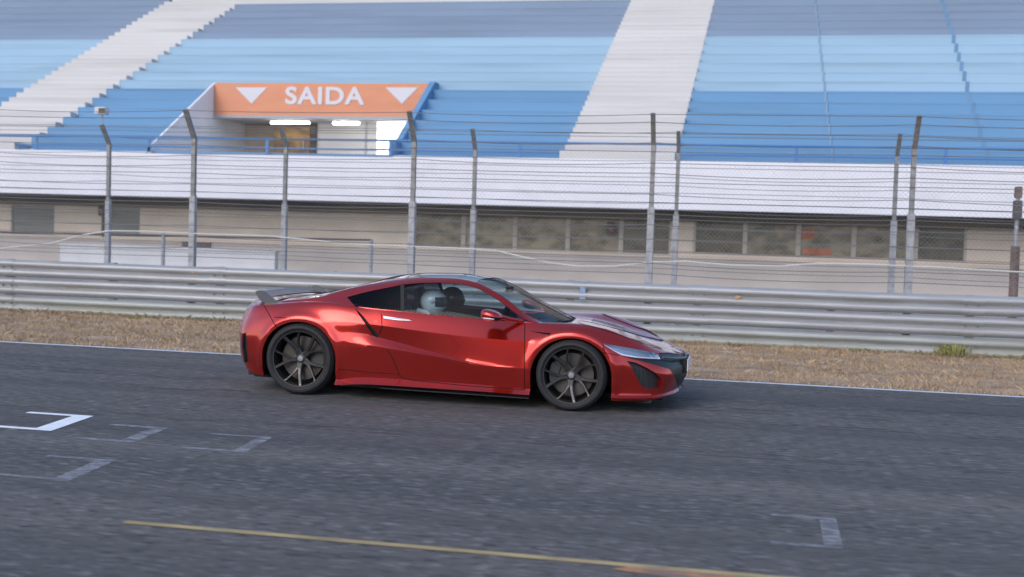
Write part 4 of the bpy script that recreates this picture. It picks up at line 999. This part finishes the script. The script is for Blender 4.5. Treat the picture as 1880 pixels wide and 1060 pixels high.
# door mirrors
for s in (-1, 1):
    vs = []; fs = []; na, nb = 14, 20
    for i in range(na+1):
        u_ = -1+2*i/na
        for k in range(nb):
            a_ = 2*math.pi*k/nb; cs, sn = math.cos(a_), math.sin(a_); e = .75
            pr = (1-abs(u_)**2.6)**.5 if abs(u_) < 1 else 0.
            y = 1.0+.105*pr*math.copysign(abs(cs)**e, cs); z = .848+.052*pr*math.copysign(abs(sn)**e, sn)*(1-.10*u_)-.016*u_
            vs.append((.555+.105*u_, s*y, z))
    for i in range(na):
        for k in range(nb): fs.append((i*nb+k, i*nb+(k+1) % nb, (i+1)*nb+(k+1) % nb, (i+1)*nb+k))
    up = [f for f in fs if sum(vs[i][2] for i in f)/4 > .836]; lo = [f for f in fs if f not in up]
    mr = MB().add(vs, lo, 0, True).build('door_mirror', M['black_gloss'], car)
    MB().add(vs, up, 0, True).build('mirror_cap', M['paint'], mr)
    MB().tube([(.60, s*.94, .838), (.70, s*.86, .81), (.80, s*.79, .792)], [.028, .020, .022], 10).build('mirror_arm', M['paint'], mr)
    MB().tube([(.50, s*1.092, .826), (.55, s*1.106, .823), (.60, s*1.098, .819)], .006, 6).build('mirror_trim', M['silver'], mr)
    MB().lathe([(0, 0), (.04, .001), (.042, .003)], (.455, s*1.0, .846), 'y', 20).v

# wheels
def wheel(x, s, zc, rt, rr, wd, phase):
    """s=-1 on the camera's side; built with its outer face at y=s*.95"""
    e = empty('wheel', (x, s*.80, zc)); e.parent = car; h = wd/2; yo = .955-.80   # outer face offset
    f = lambda y: s*(yo-y)                                                        # depth measured inward from the outer face
    t = rt-rr; prof = [(rr-.004, f(.028)), (rr+.006, f(.012)), (rr+.35*t, f(.0)), (rr+.62*t, f(.004)), (rt-.022, f(.020)), (rt-.006, f(.034)), (rt, f(.055)), (rt, f(.085))]
    for gx in (.09, .15): prof += [(rt, f(gx)), (rt-.008, f(gx+.002)), (rt-.008, f(gx+.012)), (rt, f(gx+.014))]
    prof += [(rt, f(wd-.05)), (rt-.012, f(wd-.02)), (rr+.3*t, f(wd)), (rr, f(wd-.02))]
    MB().lathe(prof, (0, 0, 0), 'y', 72).build('tyre', M['rubber'], e)
    rim = MB(); rim.lathe([(rr+.004, f(.020)), (rr+.001, f(.013)), (rr-.009, f(.014)), (rr-.014, f(.024)), (rr-.020, f(.06)), (rr-.03, f(wd-.03))], (0, 0, 0), 'y', 72)
    rm = rim.build('rim', M['rim'], e)
    # five forked spokes, slightly dished
    for k in range(5):
        a0 = phase+2*math.pi*k/5
        for sgn in (-1, 1):
            mb = MB(); pts = [(.045, a0+sgn*.16, .058, .024), (.095, a0+sgn*.11, .052, .018), (.15, a0+sgn*.19-.02, .040, .013+.003*sgn), (rr-.03, a0+sgn*.30-.05, .024, .013+.003*sgn), (rr-.010, a0+sgn*.33-.06, .018, .016)]
            vs = []; fs = []
            for (r_, a_, dp, hw) in pts:
                ta = Vector((-math.sin(a_), 0, math.cos(a_))); c_ = Vector((r_*math.cos(a_), 0, r_*math.sin(a_)))
                for (tw, dd) in ((-hw, dp+.006), (-hw*.6, dp), (hw*.6, dp), (hw, dp+.006), (hw*.8, dp+.035), (-hw*.8, dp+.035)):
                    q_ = c_+ta*tw; vs.append((q_.x, f(dd), q_.z))
            for i in range(len(pts)-1):
                for j in range(6): fs.append((i*6+j, i*6+(j+1) % 6, (i+1)*6+(j+1) % 6, (i+1)*6+j))
            fs += [tuple(range(6)), tuple(range(24, 30))]
            mb.add(vs, fs); mb.build('spoke', M['rim'], e, bevel=0)
    MB().lathe([(0, f(.040)), (.024, f(.041)), (.031, f(.048)), (.033, f(.06))], (0, 0, 0), 'y', 32).build('hub_cap', M['hub'], e)
    MB().lathe([(.033, f(.06)), (.06, f(.062)), (.066, f(.075)), (.066, f(.11))], (0, 0, 0), 'y', 32).build('hub', M['rim'], e)
    for k in range(5):
        a_ = phase+.63+2*math.pi*k/5
        MB().lathe([(0, f(.062)), (.008, f(.062)), (.009, f(.075))], (.052*math.cos(a_), 0, .052*math.sin(a_)), 'y', 8).build('wheel_nut', M['silver'], e)
    MB().lathe([(.06, f(.125)), (.10, f(.118)), (rr-.058, f(.118)), (rr-.056, f(.148)), (.06, f(.15))], (0, 0, 0), 'y', 56).build('brake_disc', M['disc'], e)
    # caliper hugging the rear or front edge of the disc
    ac = math.pi if x > 0 else 0.15; vs = []; fs = []
    aa = np.linspace(ac-.55, ac+.55, 12)
    for a_ in aa:
        for (r_, d_) in ((rr-.135, .098), (rr-.045, .092), (rr-.045, .17), (rr-.135, .17)): vs.append((r_*math.cos(a_), f(d_), r_*math.sin(a_)))
    for i in range(11):
        for j in range(4): fs.append((i*4+j, i*4+(j+1) % 4, (i+1)*4+(j+1) % 4, (i+1)*4+j))
    fs += [(0, 1, 2, 3), (44, 45, 46, 47)]
    MB().add(vs, fs).build('caliper', M['caliper'], e, bevel=.004)
    MB().lathe([(0, f(.19)), (rr-.03, f(.19))], (0, 0, 0), 'y', 40).build('back_plate', M['black'], e)
for s in (-1, 1):
    wheel(-1.322, s, .346, .346, .268, .30, R(-102)); wheel(1.293, s, .327, .327, .256, .245, R(-96))

# cabin: seats, dash, steering wheel
def seat(y):
    st = MB()
    vs = []; fs = []
    secs = [(.18, .40, .22, .10), (-.02, .37, .24, .12), (-.22, .36, .24, .13), (-.33, .42, .24, .10), (-.40, .60, .235, .075), (-.47, .80, .22, .065), (-.50, .88, .16, .055), (-.525, .97, .13, .05), (-.53, 1.01, .09, .04)]
    for i, (x, z, hw, th) in enumerate(secs):
        nx_, nz_ = (0, 1) if i < 3 else (.95, .3)
        for a_ in np.linspace(0, 2*math.pi, 17)[:-1]:
            c_, s_ = math.cos(a_), math.sin(a_)
            vs.append((x+nx_*th*s_, y+hw*math.copysign(abs(c_)**.6, c_), z+nz_*th*s_))
    for i in range(len(secs)-1):
        for k in range(16): fs.append((i*16+k, i*16+(k+1) % 16, (i+1)*16+(k+1) % 16, (i+1)*16+k))
    fs += [tuple(range(16)), tuple(range((len(secs)-1)*16, len(secs)*16))]
    st.add(vs, fs, 0, True).build('seat', M['seat'], car)
seat(-.37); seat(.37)
mb = MB(); mb.prism([(.55, .45), (.50, .60), (.56, .74), (.70, .785), (1.02, .765), (1.0, .45)], 'y', -.70, .70); mb.build('dashboard', M['interior'], car, bevel=.02)
sw = MB(); vs = []; fs = []; nA, nB = 28, 8; cc = Vector((.36, .37, .70)); ax = Vector((-.9, 0, .42)).normalized(); e1 = Vector((0, 1, 0)); e2 = ax.cross(e1)
for i in range(nA):
    a_ = 2*math.pi*i/nA; d_ = e1*math.cos(a_)+e2*math.sin(a_)
    for k in range(nB): b2 = 2*math.pi*k/nB; vs.append(tuple(cc+d_*(.175+.015*math.cos(b2))+ax*.015*math.sin(b2)))
for i in range(nA):
    for k in range(nB): fs.append((i*nB+k, i*nB+(k+1) % nB, ((i+1) % nA)*nB+(k+1) % nB, ((i+1) % nA)*nB+k))
sw.add(vs, fs, 0, True)
for a_ in (0.1, math.pi-.1, -math.pi/2): sw.tube([cc, cc+(e1*math.cos(a_)+e2*math.sin(a_))*.175], .014, 6)
sw.tube([cc, cc-ax*.25], .03, 8); sw.build('steering_wheel', M['black'], car, recalc=False)
MB().box(.50, .53, -.14, .14, 1.02, 1.075).tube([(.52, 0, 1.05), (.46, 0, 1.12)], .008, 6).build('cabin_mirror', M['black'], car, bevel=.008)

# ------------------------------------------------------------------ the two people in the car
def skin_mesh(name, joints, edges, mtl, parent=None, sub=2):
    me = bpy.data.meshes.new(name); me.from_pydata([j[:3] for j in joints], edges, [])
    o = bpy.data.objects.new(name, me); COL.objects.link(o)
    md = o.modifiers.new('s', 'SKIN'); md.use_smooth_shade = True; sb = o.modifiers.new('b', 'SUBSURF'); sb.levels = sub; sb.render_levels = sub
    for i, j in enumerate(joints):
        v = me.skin_vertices[0].data[i]; r_ = j[3]; v.radius = (r_, r_) if not hasattr(r_, '__len__') else r_; v.use_root = (i == 0)
    bpy.context.view_layer.update()
    m2 = bpy.data.meshes.new_from_object(o.evaluated_get(bpy.context.evaluated_depsgraph_get()))
    bpy.data.objects.remove(o); m2.name = name; m2.materials.clear(); m2.materials.append(mtl)
    return link_mesh(name, m2, parent)
def occupant(y, driver, label):
    e = empty('person', (CX0-.10, CY0+y, .285)); tag(e, label, 'person', None)
    J = []; E = []
    def add(p, r, par=None):
        J.append((*p, r)); 
        if par is not None: E.append((par, len(J)-1))
        return len(J)-1
    pel = add((-.03, 0, .06), .13); sp = add((-.10, 0, .24), .135, pel); ch = add((-.16, 0, .40), .145, sp); nb = add((-.15, 0, .51), .060, ch); hd = add((-.10, 0, .61), .07, nb)
    for s in (-1, 1):
        sh = add((-.15, s*.17, .45), .066, ch)
        if driver: el = add((.12, s*.24, .30), .046, sh); wr = add((.40, s*.17, .36), .034, el); k = Vector((.47, s*.16, .39))
        else: el = add((.02, s*.25, .24), .046, sh); wr = add((.24, s*.13, .19), .034, el); k = Vector((.31, s*.10, .20))
        pm = add(tuple(k), .030, wr)
        for q in range(4):
            b0 = k+Vector((.035, (q-1.5)*.019, .014)); ln = (.036, .042, .038, .030)[q]
            f1 = add(tuple(b0), .0095, pm); f2 = add(tuple(b0+Vector((ln*.9, 0, -.012))), .0085, f1); add(tuple(b0+Vector((ln*.9+.012, 0, -.012-ln*.8))), .0078, f2)
        t1 = add(tuple(k+Vector((.0, -s*.035, .012))), .011, pm); add(tuple(k+Vector((.030, -s*.050, .008))), .009, t1)
        hp = add((.02, s*.10, .05), .088, pel); kn = add((.46, s*.15, .16), .062, hp); an = add((.82, s*.12, -.02), .042, kn); add((.92, s*.12, .0), .034, an)
    o = skin_mesh('body', J, E, M['suit'], e, 1)
    # helmet: a shell with a face opening, visor and chin bar
    hc = Vector((-.070, 0, .632)); rx, ry, rz = .130, .112, .118
    vs = []; fs = []; na, nb = 36, 24
    for i in range(nb+1):
        th = math.pi*i/nb
        for k in range(na):
            ph = 2*math.pi*k/na; d_ = Vector((math.sin(th)*math.cos(ph), math.sin(th)*math.sin(ph), math.cos(th)))
            kx = 1.0+.14*max(0, d_.x)**2*(1 if d_.z < 0 else .3)
            z = d_.z*rz*(1.12 if d_.z < 0 else 1)
            vs.append((hc.x+d_.x*rx*kx, hc.y+d_.y*ry, hc.z+max(z, -.135)))
    shell, vis = [], []
    for i in range(nb):
        for k in range(na):
            q_ = (i*na+k, (i+1)*na+k, (i+1)*na+(k+1) % na, i*na+(k+1) % na)
            c_ = sum((Vector(vs[j]) for j in q_), Vector())/4-hc
            (vis if (c_.x > .045 and -.055 < c_.z < .052) else shell).append(q_)
    hm = MB().add(vs, shell, 0, True).build('helmet', M['helmet_dark'] if driver else M['helmet'], e)
    vs2 = [tuple(hc+(Vector(v)-hc)*.965) for v in vs]
    MB().add(vs2, vis, 0, True).build('visor', M['visor'], hm)
    for s in (-1, 1):
        MB().lathe([(0, -s*-.006), (.018, -s*-.005), (.021, 0)], (hc.x+.02, hc.y+s*.117, hc.z+.005), 'y', 16).build('visor_pivot', M['silver'], hm)
    if driver: MB().tube([tuple(hc+Vector((.02, -.12, -.04))), tuple(hc+Vector((.12, -.11, -.075))), tuple(hc+Vector((.185, -.06, -.085)))], .006, 6).build('microphone', M['black'], hm)
    else:
        for s in (-1, 1): MB().tube([(-.20, s*.10, .545), (-.10, s*.115, .53), (-.03, s*.11, .44), (.0, s*.09, .28)], .022, 8).build('harness_strap', M['suit_white'], e)
    return e
occupant(-.37, False, 'passenger in a white helmet in the seat nearer the camera')
occupant(.37, True, 'driver in a dark helmet with microphone at the steering wheel')
